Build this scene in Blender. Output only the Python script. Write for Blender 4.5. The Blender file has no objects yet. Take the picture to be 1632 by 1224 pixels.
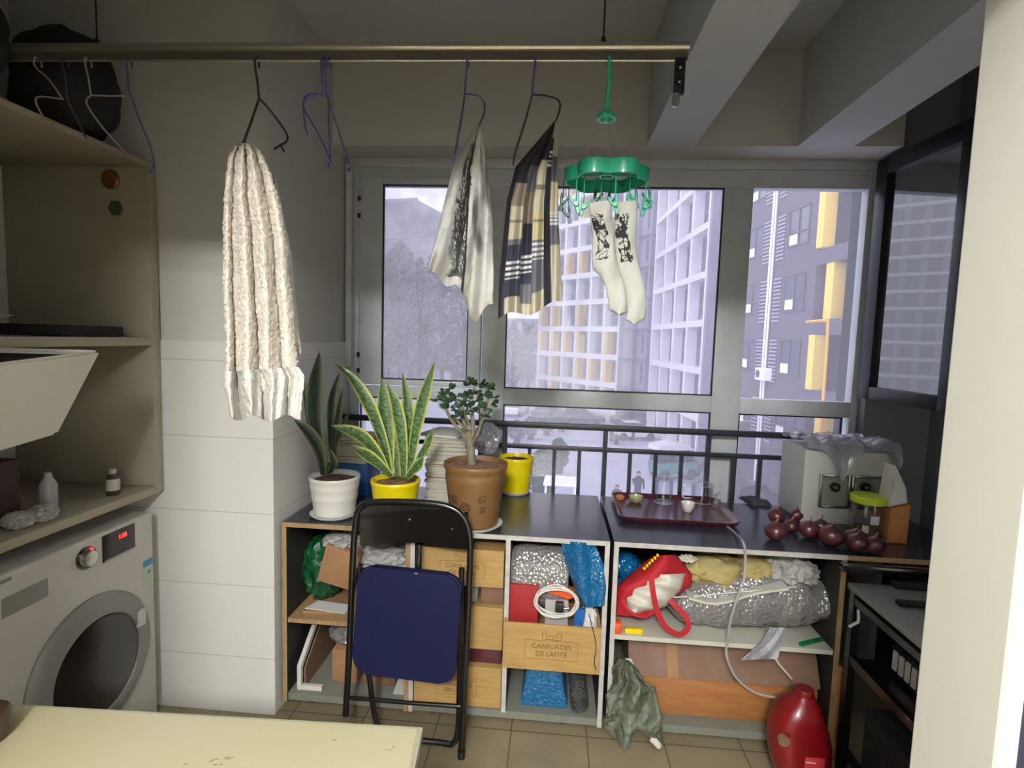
import bpy, bmesh, math, random
from mathutils import Vector, Matrix, noise
C = bpy.context.scene.collection
PI = math.pi
S = bpy.context.scene

# ------------------------------------------------------------------ camera
FPX, IW, IH = 850.0, 1632, 1224
yaw, pit, rol = [math.radians(a) for a in (4.447, 4.877, 1.742)]
CF = Vector((-math.sin(yaw)*math.cos(pit), math.cos(yaw)*math.cos(pit), -math.sin(pit)))
_r = Vector((math.cos(yaw), math.sin(yaw), 0)); _u = _r.cross(CF)
CR = _r*math.cos(rol) + _u*math.sin(rol)
CU = -_r*math.sin(rol) + _u*math.cos(rol)
CP = Vector((0, 0, 1.56))
cam = bpy.data.objects.new('camera', bpy.data.cameras.new('camera'))
C.objects.link(cam); S.camera = cam
cam.data.sensor_width = 36; cam.data.lens = FPX/IW*36; cam.data.clip_start = .02; cam.data.clip_end = 600
M = Matrix((CR, CU, -CF)).transposed().to_4x4(); M.translation = CP; cam.matrix_world = M

def at(px, py, y=None, x=None, z=None):
    """the point of the room that the photograph shows at px, py on a plane of the room"""
    d = CF*FPX + CR*(px-IW/2) - CU*(py-IH/2)
    if y is not None: t = (y-CP.y)/d.y
    elif x is not None: t = (x-CP.x)/d.x
    else: t = (z-CP.z)/d.z
    return CP + d*t
def ppm(y): return FPX/y      # pixels per metre at depth y

# ------------------------------------------------------------------ view, world, lights
S.view_settings.view_transform = 'Standard'; S.view_settings.look = 'None'
S.view_settings.gamma = 1; S.view_settings.use_curve_mapping = False
S.view_settings.exposure = 1.25
S.cycles.max_bounces = 7; S.cycles.diffuse_bounces = 4; S.cycles.glossy_bounces = 4
S.cycles.transparent_max_bounces = 14; S.cycles.transmission_bounces = 6; S.cycles.volume_bounces = 1
S.cycles.caustics_reflective = False; S.cycles.caustics_refractive = False
S.cycles.sample_clamp_indirect = 3.0
w = bpy.data.worlds.new('overcast'); S.world = w; w.use_nodes = True
wn = w.node_tree.nodes; wl = w.node_tree.links
bg = wn['Background']; bg.inputs[1].default_value = 1.12
tc = wn.new('ShaderNodeTexCoord'); sp = wn.new('ShaderNodeSeparateXYZ'); rp = wn.new('ShaderNodeValToRGB')
wl.new(tc.outputs['Generated'], sp.inputs[0]); wl.new(sp.outputs[2], rp.inputs[0]); wl.new(rp.outputs[0], bg.inputs[0])
rp.color_ramp.elements[0].position = 0.0; rp.color_ramp.elements[0].color = (.66, .65, .84, 1)
rp.color_ramp.elements[1].position = .35; rp.color_ramp.elements[1].color = (1.0, .99, 1.13, 1)

def area(name, loc, aim, sx, sy, power, color):
    l = bpy.data.lights.new(name, 'AREA'); l.shape = 'RECTANGLE'; l.size = sx; l.size_y = sy
    l.energy = power; l.color = color
    o = bpy.data.objects.new(name, l); C.objects.link(o); o.location = loc
    o.rotation_euler = (Vector(aim)-Vector(loc)).to_track_quat('-Z', 'Y').to_euler()
    return o
LAMP = area('room_lamp_light', (-.15, -1.3, 2.50), (-.15, -.6, 0), .42, .42, 82, (1.0, .98, .94))
UP = area('ceiling_fill_light', (-.15, -1.3, 2.56), (-.15, -1.3, 2.9), .4, .4, 380, (.95, .98, 1.0))  # added upward fill for the ceiling and shaded walls, not a real fixture
pt = area('window_portal', (.2, 2.95, 1.5), (.2, 0, 1.5), 2.7, 1.9, 1, (1, 1, 1)); pt.data.cycles.is_portal = True

# ------------------------------------------------------------------ materials
def lin(c):
    return tuple(((v/255)/12.92 if v/255 <= .04045 else ((v/255+.055)/1.055)**2.4) for v in c) + (1,)
def mk(name, rgb, rough=.6, metal=0, mottle=None, bump=None, spec=None, alpha=None, trans=0, coat=0, sheen=0, emit=None, coord='Object'):
    m = bpy.data.materials.new(name); m.use_nodes = True
    n, l = m.node_tree.nodes, m.node_tree.links; b = n['Principled BSDF']
    b.inputs['Base Color'].default_value = lin(rgb); b.inputs['Roughness'].default_value = rough
    b.inputs['Metallic'].default_value = metal
    if spec is not None: b.inputs['Specular IOR Level'].default_value = spec
    if alpha is not None: b.inputs['Alpha'].default_value = alpha
    if trans: b.inputs['Transmission Weight'].default_value = trans
    if coat: b.inputs['Coat Weight'].default_value = coat
    if sheen: b.inputs['Sheen Weight'].default_value = sheen
    if emit: b.inputs['Emission Color'].default_value = lin(emit[0]); b.inputs['Emission Strength'].default_value = emit[1]
    t = n.new('ShaderNodeTexCoord')
    if mottle:   # (scale, second colour, sharp 0..1, stretch vec)
        mp = n.new('ShaderNodeMapping'); l.new(t.outputs[coord], mp.inputs[0])
        if len(mottle) > 3: mp.inputs['Scale'].default_value = mottle[3]
        nz = n.new('ShaderNodeTexNoise'); nz.inputs['Scale'].default_value = mottle[0]; nz.inputs['Detail'].default_value = 5
        l.new(mp.outputs[0], nz.inputs[0])
        r = n.new('ShaderNodeValToRGB'); h = .25*(1-mottle[2])
        r.color_ramp.elements[0].position = .5-h; r.color_ramp.elements[1].position = .5+h+.01
        r.color_ramp.elements[0].color = lin(rgb); r.color_ramp.elements[1].color = lin(mottle[1])
        l.new(nz.outputs[0], r.inputs[0]); l.new(r.outputs[0], b.inputs['Base Color'])
    if bump:     # (scale, strength, distance)
        nz = n.new('ShaderNodeTexNoise'); nz.inputs['Scale'].default_value = bump[0]; nz.inputs['Detail'].default_value = 4
        l.new(t.outputs[coord], nz.inputs[0])
        bp = n.new('ShaderNodeBump'); bp.inputs['Strength'].default_value = bump[1]
        bp.inputs['Distance'].default_value = bump[2] if len(bump) > 2 else .01
        l.new(nz.outputs[0], bp.inputs['Height']); l.new(bp.outputs[0], b.inputs['Normal'])
    return m
def attr_mat(name, rough=.8, bump=None, coat=0, sheen=0, sss=0):
    m = mk(name, (128, 128, 128), rough, bump=bump, coat=coat, sheen=sheen)
    n, l = m.node_tree.nodes, m.node_tree.links
    a = n.new('ShaderNodeVertexColor'); a.layer_name = 'pattern'
    l.new(a.outputs[0], n['Principled BSDF'].inputs['Base Color'])
    return m
def grid_mat(name, base, line, sx, sy, sz, lw, rough=.4, mottle=None, off=(0, 0, 0)):
    """tiles: joints at every sx, sy, sz metres (0 = none) in world axes"""
    m = mk(name, base, rough, mottle=mottle, spec=.4)
    n, l = m.node_tree.nodes, m.node_tree.links; b = n['Principled BSDF']
    g = n.new('ShaderNodeNewGeometry'); s = n.new('ShaderNodeSeparateXYZ'); l.new(g.outputs['Position'], s.inputs[0])
    last = None
    for i, st in enumerate((sx, sy, sz)):
        if not st: continue
        a = n.new('ShaderNodeMath'); a.operation = 'ADD'; a.inputs[1].default_value = off[i]+100*st; l.new(s.outputs[i], a.inputs[0])
        d = n.new('ShaderNodeMath'); d.operation = 'MODULO'; d.inputs[1].default_value = st; l.new(a.outputs[0], d.inputs[0])
        k = n.new('ShaderNodeMath'); k.operation = 'LESS_THAN'; k.inputs[1].default_value = lw; l.new(d.outputs[0], k.inputs[0])
        if last:
            mx = n.new('ShaderNodeMath'); mx.operation = 'MAXIMUM'; l.new(last.outputs[0], mx.inputs[0]); l.new(k.outputs[0], mx.inputs[1]); last = mx
        else: last = k
    mix = n.new('ShaderNodeMixRGB'); l.new(last.outputs[0], mix.inputs[0])
    src = b.inputs['Base Color'].links
    if src: l.new(src[0].from_socket, mix.inputs[1])
    else: mix.inputs[1].default_value = lin(base)
    mix.inputs[2].default_value = lin(line); l.new(mix.outputs[0], b.inputs['Base Color'])
    return m
def glass_mat(name, tint=(1, 1, 1), refl=.05, rough=.0, film=0, filmcol=(200, 200, 210), edge=True, grz=.85):
    """thin pane: clear with reflections, and an optional film of dust"""
    m = bpy.data.materials.new(name); m.use_nodes = True
    n, l = m.node_tree.nodes, m.node_tree.links; n.remove(n['Principled BSDF']); out = n['Material Output']
    tr = n.new('ShaderNodeBsdfTransparent'); tr.inputs[0].default_value = (*tint, 1)
    gl = n.new('ShaderNodeBsdfGlossy'); gl.inputs['Roughness'].default_value = rough
    mx = n.new('ShaderNodeMixShader'); l.new(tr.outputs[0], mx.inputs[1]); l.new(gl.outputs[0], mx.inputs[2])
    if edge:
        lw = n.new('ShaderNodeLayerWeight'); lw.inputs[0].default_value = .35
        mr = n.new('ShaderNodeMapRange'); l.new(lw.outputs['Fresnel'], mr.inputs[0])
        mr.inputs[3].default_value = refl; mr.inputs[4].default_value = min(1, refl+grz); l.new(mr.outputs[0], mx.inputs[0])
    else: mx.inputs[0].default_value = refl
    last = mx
    if film:
        df = n.new('ShaderNodeBsdfDiffuse'); df.inputs[0].default_value = lin(filmcol)
        m2 = n.new('ShaderNodeMixShader')
        tcn = n.new('ShaderNodeTexCoord'); nz = n.new('ShaderNodeTexNoise'); nz.inputs['Scale'].default_value = 6; nz.inputs['Detail'].default_value = 6
        l.new(tcn.outputs['Object'], nz.inputs[0]); mr2 = n.new('ShaderNodeMapRange'); l.new(nz.outputs[0], mr2.inputs[0])
        mr2.inputs[1].default_value = .35; mr2.inputs[2].default_value = .75; mr2.inputs[3].default_value = film*.3; mr2.inputs[4].default_value = film
        l.new(mr2.outputs[0], m2.inputs[0]); l.new(mx.outputs[0], m2.inputs[1]); l.new(df.outputs[0], m2.inputs[2]); last = m2
    l.new(last.outputs[0], out.inputs[0])
    return m

MT = {
 'plaster': mk('plaster', (206, 204, 199), .85, mottle=(2.5, (199, 197, 191), 0)),
 'plaster_ceiling': mk('plaster_ceiling', (200, 205, 205), .9, mottle=(1.2, (192, 197, 196), 0)),
 'grey_wall': mk('grey_wall', (132, 135, 140), .85, mottle=(2, (122, 126, 132), 0)),
 'tile_wall': grid_mat('tile_wall', (222, 220, 216), (196, 193, 188), 0, 0, .30, .004, .28, off=(0, 0, .062)),
 'tile_floor': grid_mat('tile_floor', (146, 132, 106), (92, 82, 66), .30, .30, 0, .006, .35, mottle=(5, (126, 113, 88), .2), off=(.12, .1, 0)),
 'jamb': mk('jamb', (214, 211, 200), .6, mottle=(3, (208, 206, 192), 0)),
 'room_wall': mk('room_wall', (232, 230, 224), .8),
 'pvc': mk('pvc', (206, 212, 217), .42, mottle=(9, (194, 199, 203), .2)),
 'gasket': mk('gasket', (22, 22, 40), .6),
 'alu_dark': mk('alu_dark', (34, 38, 42), .4, metal=.3),
 'pane': glass_mat('pane', (.96, .96, .98), .02, film=.10),
 'pane_dusty': glass_mat('pane_dusty', (.95, .95, .97), .03, film=.28),
 'pane_double': glass_mat('pane_double', (.75, .8, .82), .26, film=.06),
 'rail_black': mk('rail_black', (26, 26, 36), .45),
 'alu': mk('alu', (190, 186, 172), .28, metal=.85),
 'steel': mk('steel', (190, 188, 184), .25, metal=1),
 'black_metal': mk('black_metal', (14, 13, 14), .28, coat=.3),
 'black_glossy': mk('black_glossy', (20, 18, 18), .22, coat=.8),
 'laminate_black': mk('laminate_black', (38, 40, 52), .25, spec=.9,  mottle=(40, (46, 48, 60), .2)),
 'laminate_dark': mk('laminate_dark', (24, 20, 18), .6),
 'edge_white': mk('edge_white', (196, 192, 186), .5, mottle=(30, (180, 176, 168), .5)),
 'edge_wood': mk('edge_wood', (164, 134, 96), .6, mottle=(25, (136, 106, 72), .3, (6, 1, 1))),
 'board_white': mk('board_white', (206, 204, 190), .5, mottle=(4, (190, 188, 172), .1)),
 'shelf_board': mk('shelf_board', (160, 152, 134), .6, mottle=(4, (150, 140, 122), .1)),
 'board_grey': mk('board_grey', (118, 118, 108), .5),
 'crate_wood': mk('crate_wood', (180, 146, 92), .6, mottle=(9, (160, 124, 72), .1, (1, 1, 7))),
 'crate_print': mk('crate_print', (110, 78, 44), .8),
 'orange_wood': mk('orange_wood', (164, 112, 66), .55, mottle=(7, (150, 94, 50), .3, (1.2, 2, 6))),
 'cardboard': mk('cardboard', (150, 112, 78), .8, mottle=(12, (138, 100, 68), 0)),
 'cardboard_dark': mk('cardboard_dark', (122, 92, 72), .7, mottle=(12, (104, 76, 58), 0)),
 'white_plastic': mk('white_plastic', (214, 212, 206), .35, mottle=(6, (206, 204, 196), 0)),
 'washer_white': mk('washer_white', (184, 180, 172), .3),
 'washer_grey': mk('washer_grey', (120, 118, 112), .35),
 'black_glass': mk('black_glass', (14, 8, 9), .3, coat=.15),
 'red_led': mk('red_led', (255, 30, 30), .4, emit=((255, 36, 30), 3.0)),
 'cream_tub': mk('cream_tub', (206, 202, 188), .35),
 'pot_white': mk('pot_white', (218, 216, 212), .35),
 'pot_yellow': mk('pot_yellow', (232, 210, 12), .35),
 'terracotta': mk('terracotta', (114, 82, 48), .5, mottle=(6, (106, 74, 42), 0)),
 'terracotta_print': mk('terracotta_print', (58, 22, 10), .7),
 'soil': mk('soil', (66, 42, 30), .95, mottle=(60, (100, 66, 44), .6), bump=(80, 1, .01)),
 'soil_light': mk('soil_light', (150, 112, 88), .95, mottle=(60, (112, 78, 56), .6), bump=(80, 1, .01)),
 'leaf': attr_mat('leaf', .4, coat=.15),
 'jade_leaf': mk('jade_leaf', (66, 88, 62), .35, mottle=(14, (46, 66, 46), 0), coat=.2),
 'jade_stem': mk('jade_stem', (136, 130, 112), .7, mottle=(30, (98, 92, 74), .3), bump=(60, .5, .005)),
 'paper': mk('paper', (206, 202, 186), .85, mottle=(18, (180, 174, 156), .3, (1, 1, 20))),
 'paper_grey': mk('paper_grey', (170, 168, 164), .85),
 'paper_white': mk('paper_white', (214, 212, 208), .85),
 'chair_blue': mk('chair_blue', (14, 17, 46), .6, spec=.12, mottle=(6, (12, 14, 40), 0), bump=(500, .2, .001)),
 'table_top': mk('table_top', (168, 158, 122), .4, mottle=(2.2, (172, 163, 138), .1)),
 'table_edge': mk('table_edge', (150, 148, 128), .5),
 'scuff': mk('scuff', (70, 64, 50), .8),
 'towel': mk('towel', (224, 216, 204), .95, mottle=(14, (206, 198, 184), .1), bump=(240, .8, .004), sheen=.2),
 'shirt': attr_mat('shirt', .9, bump=(12, .6, .01)),
 'shorts': attr_mat('shorts', .9, bump=(14, .4, .01)),
 'sock': attr_mat('sock', .95, bump=(90, .5, .004)),
 'hanger_purple': mk('hanger_purple', (84, 66, 128), .4),
 'hanger_dark': mk('hanger_dark', (54, 50, 62), .4),
 'hanger_white': mk('hanger_white', (150, 140, 140), .4),
 'green_plastic': mk('green_plastic', (42, 168, 132), .35, coat=.2),
 'green_dark': mk('green_dark', (20, 92, 78), .4),
 'string': mk('string', (150, 150, 150), .6),
 'maroon': mk('maroon', (70, 28, 36), .3, coat=.4),
 'onion': mk('onion', (84, 38, 42), .35, mottle=(9, (60, 26, 32), .1, (3, 3, .6)), coat=.2),
 'red_cloth': mk('red_cloth', (160, 16, 28), .7),
 'red_plastic': mk('red_plastic', (110, 10, 16), .35, coat=.2),
 'dark_red': mk('dark_red', (140, 18, 22), .6),
 'yellow_plastic': mk('yellow_plastic', (236, 200, 20), .4),
 'orange_plastic': mk('orange_plastic', (226, 84, 38), .4),
 'white_cloth': mk('white_cloth', (214, 208, 196), .9, bump=(60, .5, .01)),
 'cream_cloth': mk('cream_cloth', (178, 160, 106), .85, mottle=(6, (158, 140, 88), .1), bump=(14, .6, .02)),
 'grey_cloth': mk('grey_cloth', (112, 118, 102), .7, mottle=(10, (80, 86, 70), .2), bump=(18, 1, .02)),
 'dark_cloth': mk('dark_cloth', (44, 48, 56), .8, bump=(16, .8, .02)),
 'green_bag': mk('green_bag', (8, 66, 34), .35, bump=(20, .8, .02)),
 'green_strip': mk('green_strip', (16, 120, 70), .5),
 'blue_plastic': mk('blue_plastic', (30, 86, 150), .45),
 'kraft': mk('kraft', (190, 132, 78), .7, mottle=(8, (160, 96, 44), .1)),
 'lime': mk('lime', (196, 216, 52), .4),
 'porcelain': mk('porcelain', (222, 220, 214), .2, coat=.5),
 'celadon': mk('celadon', (164, 170, 120), .2, coat=.5),
 'cable_white': mk('cable_white', (224, 222, 216), .5),
 'cable_clear': mk('cable_clear', (196, 192, 196), .3, alpha=.55),
 'cable_black': mk('cable_black', (16, 14, 14), .5),
 'cream_box': mk('cream_box', (190, 192, 186), .5, mottle=(4, (182, 184, 176), 0)),
 'glassware': glass_mat('glassware', (.97, .975, .985), .03, .02, grz=.3),
 'bag_clear': glass_mat('bag_clear', (.86, .86, .9), .10, .18, film=.85, filmcol=(214, 214, 222)),
 'label_blue': mk('label_blue', (70, 130, 160), .5),
 'label_pale': mk('label_pale', (170, 178, 160), .5),
 'bottle_brown': mk('bottle_brown', (60, 44, 36), .3),
 'cap_grey': mk('cap_grey', (180, 176, 168), .4),
 'black_fabric': mk('black_fabric', (14, 12, 12), .8, bump=(20, .6, .02)),
 'copper': mk('copper', (110, 74, 30), .4, metal=.6),
 # outside
 'bld_white': mk('bld_white', (246, 244, 250), .8),
 'bld_grey': mk('bld_grey', (118, 114, 134), .85),
 'bld_mid': mk('bld_mid', (160, 156, 178), .85),
 'bld_purple': mk('bld_purple', (92, 86, 104), .85, mottle=(.3, (84, 78, 96), 0)),
 'bld_dark': mk('bld_dark', (72, 68, 88), .8),
 'bld_yellow': mk('bld_yellow', (240, 206, 96), .75),
 'bld_orange': mk('bld_orange', (222, 160, 50), .6),
 'bld_glass': mk('bld_glass', (70, 76, 98), .12, spec=.9),
 'bld_teal': mk('bld_teal', (130, 172, 172), .8),
 'road': mk('road', (190, 190, 206), .5, mottle=(.25, (172, 172, 190), .1)),
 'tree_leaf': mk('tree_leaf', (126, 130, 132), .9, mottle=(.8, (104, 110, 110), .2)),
 'tree_green': mk('tree_green', (60, 84, 66), .9, mottle=(2, (44, 66, 48), .2)),
 'bark': mk('bark', (80, 72, 64), .9),
 'car_dark': mk('car_dark', (52, 52, 70), .3, coat=.5), 'car_white': mk('car_white', (236, 236, 244), .3, coat=.5),
 'car_teal': mk('car_teal', (60, 140, 134), .4), 'car_glass': mk('car_glass', (30, 34, 48), .1),
 'tyre': mk('tyre', (24, 24, 28), .8), 'coat_dark': mk('coat_dark', (40, 38, 56), .9), 'skin': mk('skin', (180, 140, 120), .6),
}
def bubble(name, rgb, alpha, met=0):
    m = mk(name, rgb, .16, metal=met, alpha=alpha, spec=1.0)
    n, l = m.node_tree.nodes, m.node_tree.links; b = n['Principled BSDF']
    t = n.new('ShaderNodeTexCoord'); v = n.new('ShaderNodeTexVoronoi'); v.inputs['Scale'].default_value = 70; v.inputs['Randomness'].default_value = .75
    l.new(t.outputs['Object'], v.inputs[0])
    nz = n.new('ShaderNodeTexNoise'); nz.inputs['Scale'].default_value = 17; nz.inputs['Detail'].default_value = 3; l.new(t.outputs['Object'], nz.inputs[0])
    ad = n.new('ShaderNodeMath'); ad.operation = 'MULTIPLY_ADD'; ad.inputs[1].default_value = -.35
    l.new(v.outputs[0], ad.inputs[0]); l.new(nz.outputs[0], ad.inputs[2])
    bp = n.new('ShaderNodeBump'); bp.inputs['Strength'].default_value = 1; bp.inputs['Distance'].default_value = .014
    l.new(ad.outputs[0], bp.inputs['Height']); l.new(bp.outputs[0], b.inputs['Normal'])
    return m
MT['bubble_clear'] = bubble('bubble_clear', (172, 170, 168), .78, .35)
MT['bubble_blue'] = bubble('bubble_blue', (16, 96, 146), .95)

# ------------------------------------------------------------------ mesh helpers
def BM(): return bmesh.new()
def box(bm, x0, x1, y0, y1, z0, z1, bev=0, seg=2):
    r = bmesh.ops.create_cube(bm, size=1)
    vs = r['verts']
    for v in vs:
        v.co = Vector((x0+(v.co.x+.5)*(x1-x0), y0+(v.co.y+.5)*(y1-y0), z0+(v.co.z+.5)*(z1-z0)))
    if bev:
        es = list({e for v in vs for e in v.link_edges})
        bmesh.ops.bevel(bm, geom=es, offset=bev, segments=seg, affect='EDGES', profile=.5)
    return bm
def tube(bm, pts, r, n=8, closed=False, cap=True):
    pts = [Vector(p) for p in pts]; N = len(pts)
    rs = r if isinstance(r, (list, tuple)) else [r]*N
    rings = []; up = None
    for i, p in enumerate(pts):
        a = pts[i-1] if (i > 0 or closed) else p
        b = pts[(i+1) % N] if (i < N-1 or closed) else p
        t = (b-a).normalized() if (b-a).length > 1e-9 else Vector((0, 0, 1))
        if up is None:
            up = Vector((0, 0, 1)) if abs(t.z) < .9 else Vector((1, 0, 0))
        up = (up - t*up.dot(t)); up = up.normalized() if up.length > 1e-6 else t.orthogonal().normalized()
        s = t.cross(up)
        rings.append([bm.verts.new(p + (up*math.cos(2*PI*k/n) + s*math.sin(2*PI*k/n))*rs[i]) for k in range(n)])
    for i in range(N if closed else N-1):
        A, B = rings[i], rings[(i+1) % N]
        for k in range(n):
            bm.faces.new((A[k], A[(k+1) % n], B[(k+1) % n], B[k]))
    if cap and not closed:
        bm.faces.new(rings[0]); bm.faces.new(rings[-1][::-1])
    return bm
def smooth(pts, k=4, closed=False):
    """Catmull-Rom through the points"""
    P = [Vector(p) for p in pts]; out = []; N = len(P)
    for i in range(N if closed else N-1):
        p0 = P[i-1] if (i > 0 or closed) else P[i]; p1 = P[i]; p2 = P[(i+1) % N]; p3 = P[(i+2) % N] if (closed or i+2 < N) else P[i+1]
        for j in range(k):
            t = j/k
            out.append(.5*((2*p1)+(p2-p0)*t+(2*p0-5*p1+4*p2-p3)*t*t+(-p0+3*p1-3*p2+p3)*t**3))
    if not closed: out.append(P[-1])
    return out
def lathe(bm, prof, c=(0, 0, 0), n=32, fn=None):
    """prof: (r, z) pairs; r = 0 closes"""
    c = Vector(c); rings = []
    for r, z in prof:
        if r < 1e-6: rings.append([bm.verts.new(c+Vector((0, 0, z)))])
        else:
            rings.append([bm.verts.new(c+Vector((r*(fn(2*PI*k/n, z) if fn else 1)*math.cos(2*PI*k/n), r*(fn(2*PI*k/n, z) if fn else 1)*math.sin(2*PI*k/n), z))) for k in range(n)])
    for A, B in zip(rings, rings[1:]):
        for k in range(n):
            if len(A) == 1 and len(B) == 1: break
            if len(A) == 1: bm.faces.new((A[0], B[(k+1) % n], B[k]))
            elif len(B) == 1: bm.faces.new((A[k], A[(k+1) % n], B[0]))
            else: bm.faces.new((A[k], A[(k+1) % n], B[(k+1) % n], B[k]))
    return bm
def prism(bm, outline, axis, a, b, bev=0):
    """extrude a 2-D outline (list of pairs) along axis 'x','y','z' between a and b"""
    def p3(u, v, t): return {'x': (t, u, v), 'y': (u, t, v), 'z': (u, v, t)}[axis]
    A = [bm.verts.new(p3(u, v, a)) for u, v in outline]; B = [bm.verts.new(p3(u, v, b)) for u, v in outline]
    n = len(A); f1 = bm.faces.new(A); f2 = bm.faces.new(B[::-1])
    for k in range(n): bm.faces.new((A[k], B[k], B[(k+1) % n], A[(k+1) % n]))
    if bev: bmesh.ops.bevel(bm, geom=list({e for f in (f1, f2) for e in f.edges}), offset=bev, segments=2, affect='EDGES')
    return bm
def rrect(w, h, r, n=5, cx=0, cy=0):
    o = []
    for sx, sy, a0 in ((1, 1, 0), (-1, 1, 90), (-1, -1, 180), (1, -1, 270)):
        for k in range(n+1):
            a = math.radians(a0+90*k/n); o.append((cx+sx*(w/2-r)+r*math.cos(a), cy+sy*(h/2-r)+r*math.sin(a)))
    return o
def blob(bm, c, rad, amp=.15, fr=3, seed=0, sub=4, flat=None, sharp=False):
    r = bmesh.ops.create_icosphere(bm, subdivisions=sub, radius=1); o = Vector((seed*7.3, seed*3.1, seed*1.7))
    for v in r['verts']:
        d = v.co.normalized()
        q = noise.fractal(d*fr+o, 1, 2, 4) if not sharp else (1-2*abs(noise.noise(d*fr+o)))*.8-.2*noise.noise(d*fr*2.3+o)
        k = 1+amp*q
        v.co = Vector((c[0]+d.x*rad[0]*k, c[1]+d.y*rad[1]*k, c[2]+d.z*rad[2]*k))
        if flat is not None and v.co.z < flat: v.co.z = flat
    return bm
WL = {}
def fin(name, bm, mat, sm=True):
    bmesh.ops.recalc_face_normals(bm, faces=bm.faces)
    me = bpy.data.meshes.new(name); bm.to_mesh(me); bm.free()
    me.materials.append(MT[mat] if isinstance(mat, str) else mat)
    if sm:
        for p in me.polygons: p.use_smooth = True
        try: me.set_sharp_from_angle(angle=math.radians(38))
        except Exception: pass
    o = bpy.data.objects.new(name, me); C.objects.link(o)
    return o
def props(o, label=None, cat=None, group=None, kind=None):
    if label: o['label'] = label
    if cat: o['category'] = cat
    if group: o['group'] = group
    if kind: o['kind'] = kind
    return o
def root(name, loc, label, cat, group=None, kind=None):
    o = bpy.data.objects.new(name, None); C.objects.link(o); o.location = loc; o.empty_display_size = .1
    WL[o.name] = Vector(loc); return props(o, label, cat, group, kind)
def part(name, bm, mat, parent, label=None, sm=True, kind=None):
    """a part, its mesh given in room coordinates"""
    L = WL[parent.name]; bmesh.ops.translate(bm, verts=bm.verts, vec=-L)
    o = fin(name, bm, mat, sm); o.parent = parent; WL[o.name] = L
    return props(o, label, kind=kind)
def thing(name, bm, mat, label, cat, group=None, kind=None, sm=True):
    xs = [v.co.x for v in bm.verts]; ys = [v.co.y for v in bm.verts]; zs = [v.co.z for v in bm.verts]
    L = Vector(((min(xs)+max(xs))/2, (min(ys)+max(ys))/2, min(zs)))
    bmesh.ops.translate(bm, verts=bm.verts, vec=-L)
    o = fin(name, bm, mat, sm); o.location = L; WL[o.name] = L
    return props(o, label, cat, group, kind)
def struct(name, bm, mat, sm=False):
    o = fin(name, bm, mat, sm); o['kind'] = 'structure'; WL[o.name] = Vector((0, 0, 0)); return o
def text_bm(s, size, origin, right, upv, align='CENTER', depth=.0008, bold=0):
    cu = bpy.data.curves.new('t', 'FONT'); cu.offset = bold; cu.body = s; cu.size = size; cu.align_x = align; cu.extrude = depth
    o = bpy.data.objects.new('t', cu); C.objects.link(o)
    dg = bpy.context.evaluated_depsgraph_get(); me = bpy.data.meshes.new_from_object(o.evaluated_get(dg))
    bm = bmesh.new(); bm.from_mesh(me); bpy.data.objects.remove(o); bpy.data.curves.remove(cu); bpy.data.meshes.remove(me)
    right = Vector(right).normalized(); upv = Vector(upv).normalized(); nn = right.cross(upv)
    m = Matrix((right, upv, nn)).transposed().to_4x4(); m.translation = Vector(origin)
    bmesh.ops.transform(bm, matrix=m, verts=bm.verts); return bm
def paint(o, fn):
    """colour attribute 'pattern' from the uv-like floats stored in layers u, v"""
    me = o.data; ca = me.color_attributes.new('pattern', 'FLOAT_COLOR', 'POINT')
    us = me.attributes['u'].data; vs = me.attributes['v'].data
    for i in range(len(me.vertices)):
        ca.data[i].color = lin(fn(us[i].value, vs[i].value, me.vertices[i].co))
def poly(pts, t):
    L = [0]
    for a, b in zip(pts, pts[1:]): L.append(L[-1]+math.hypot(b[0]-a[0], b[1]-a[1]))
    d = t*L[-1]
    for i in range(len(pts)-1):
        if d <= L[i+1] or i == len(pts)-2:
            k = (d-L[i])/max(1e-9, L[i+1]-L[i]); return [pts[i][j]+(pts[i+1][j]-pts[i][j])*k for j in range(len(pts[i]))]
def garment(bm, left, right, y, thick, fold, nu=60, nv=70, seed=0, bottom=None):
    """hanging cloth, a closed flattened tube: left / right give its outline, row by row; fold(u, v) is the depth of a fold"""
    lu = bm.verts.layers.float.new('u'); lv = bm.verts.layers.float.new('v'); rows = []
    for j in range(nv+1):
        v = j/nv; a = poly(left, v); b = poly(right, v); row = []
        for i in range(2*nu):
            u = i/nu if i <= nu else 2-i/nu; back = i > nu
            px = a[0]+(b[0]-a[0])*u; py = a[1]+(b[1]-a[1])*u
            if bottom and v > .8: py += bottom(u)*(v-.8)/.2
            dy = fold(u, v); th = thick(v) if callable(thick) else thick
            yy = y + dy + (th*math.sin(PI*u)**.5 if back else -th*math.sin(PI*u)**.5)*.5
            p = at(px, py, y=yy); vt = bm.verts.new(p); vt[lu] = u if not back else 2-u; vt[lv] = v; row.append(vt)
        rows.append(row)
    n = 2*nu
    for A, B in zip(rows, rows[1:]):
        for k in range(n): bm.faces.new((A[k], A[(k+1) % n], B[(k+1) % n], B[k]))
    bm.faces.new(rows[0])
    return bm

exec_order = None
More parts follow.
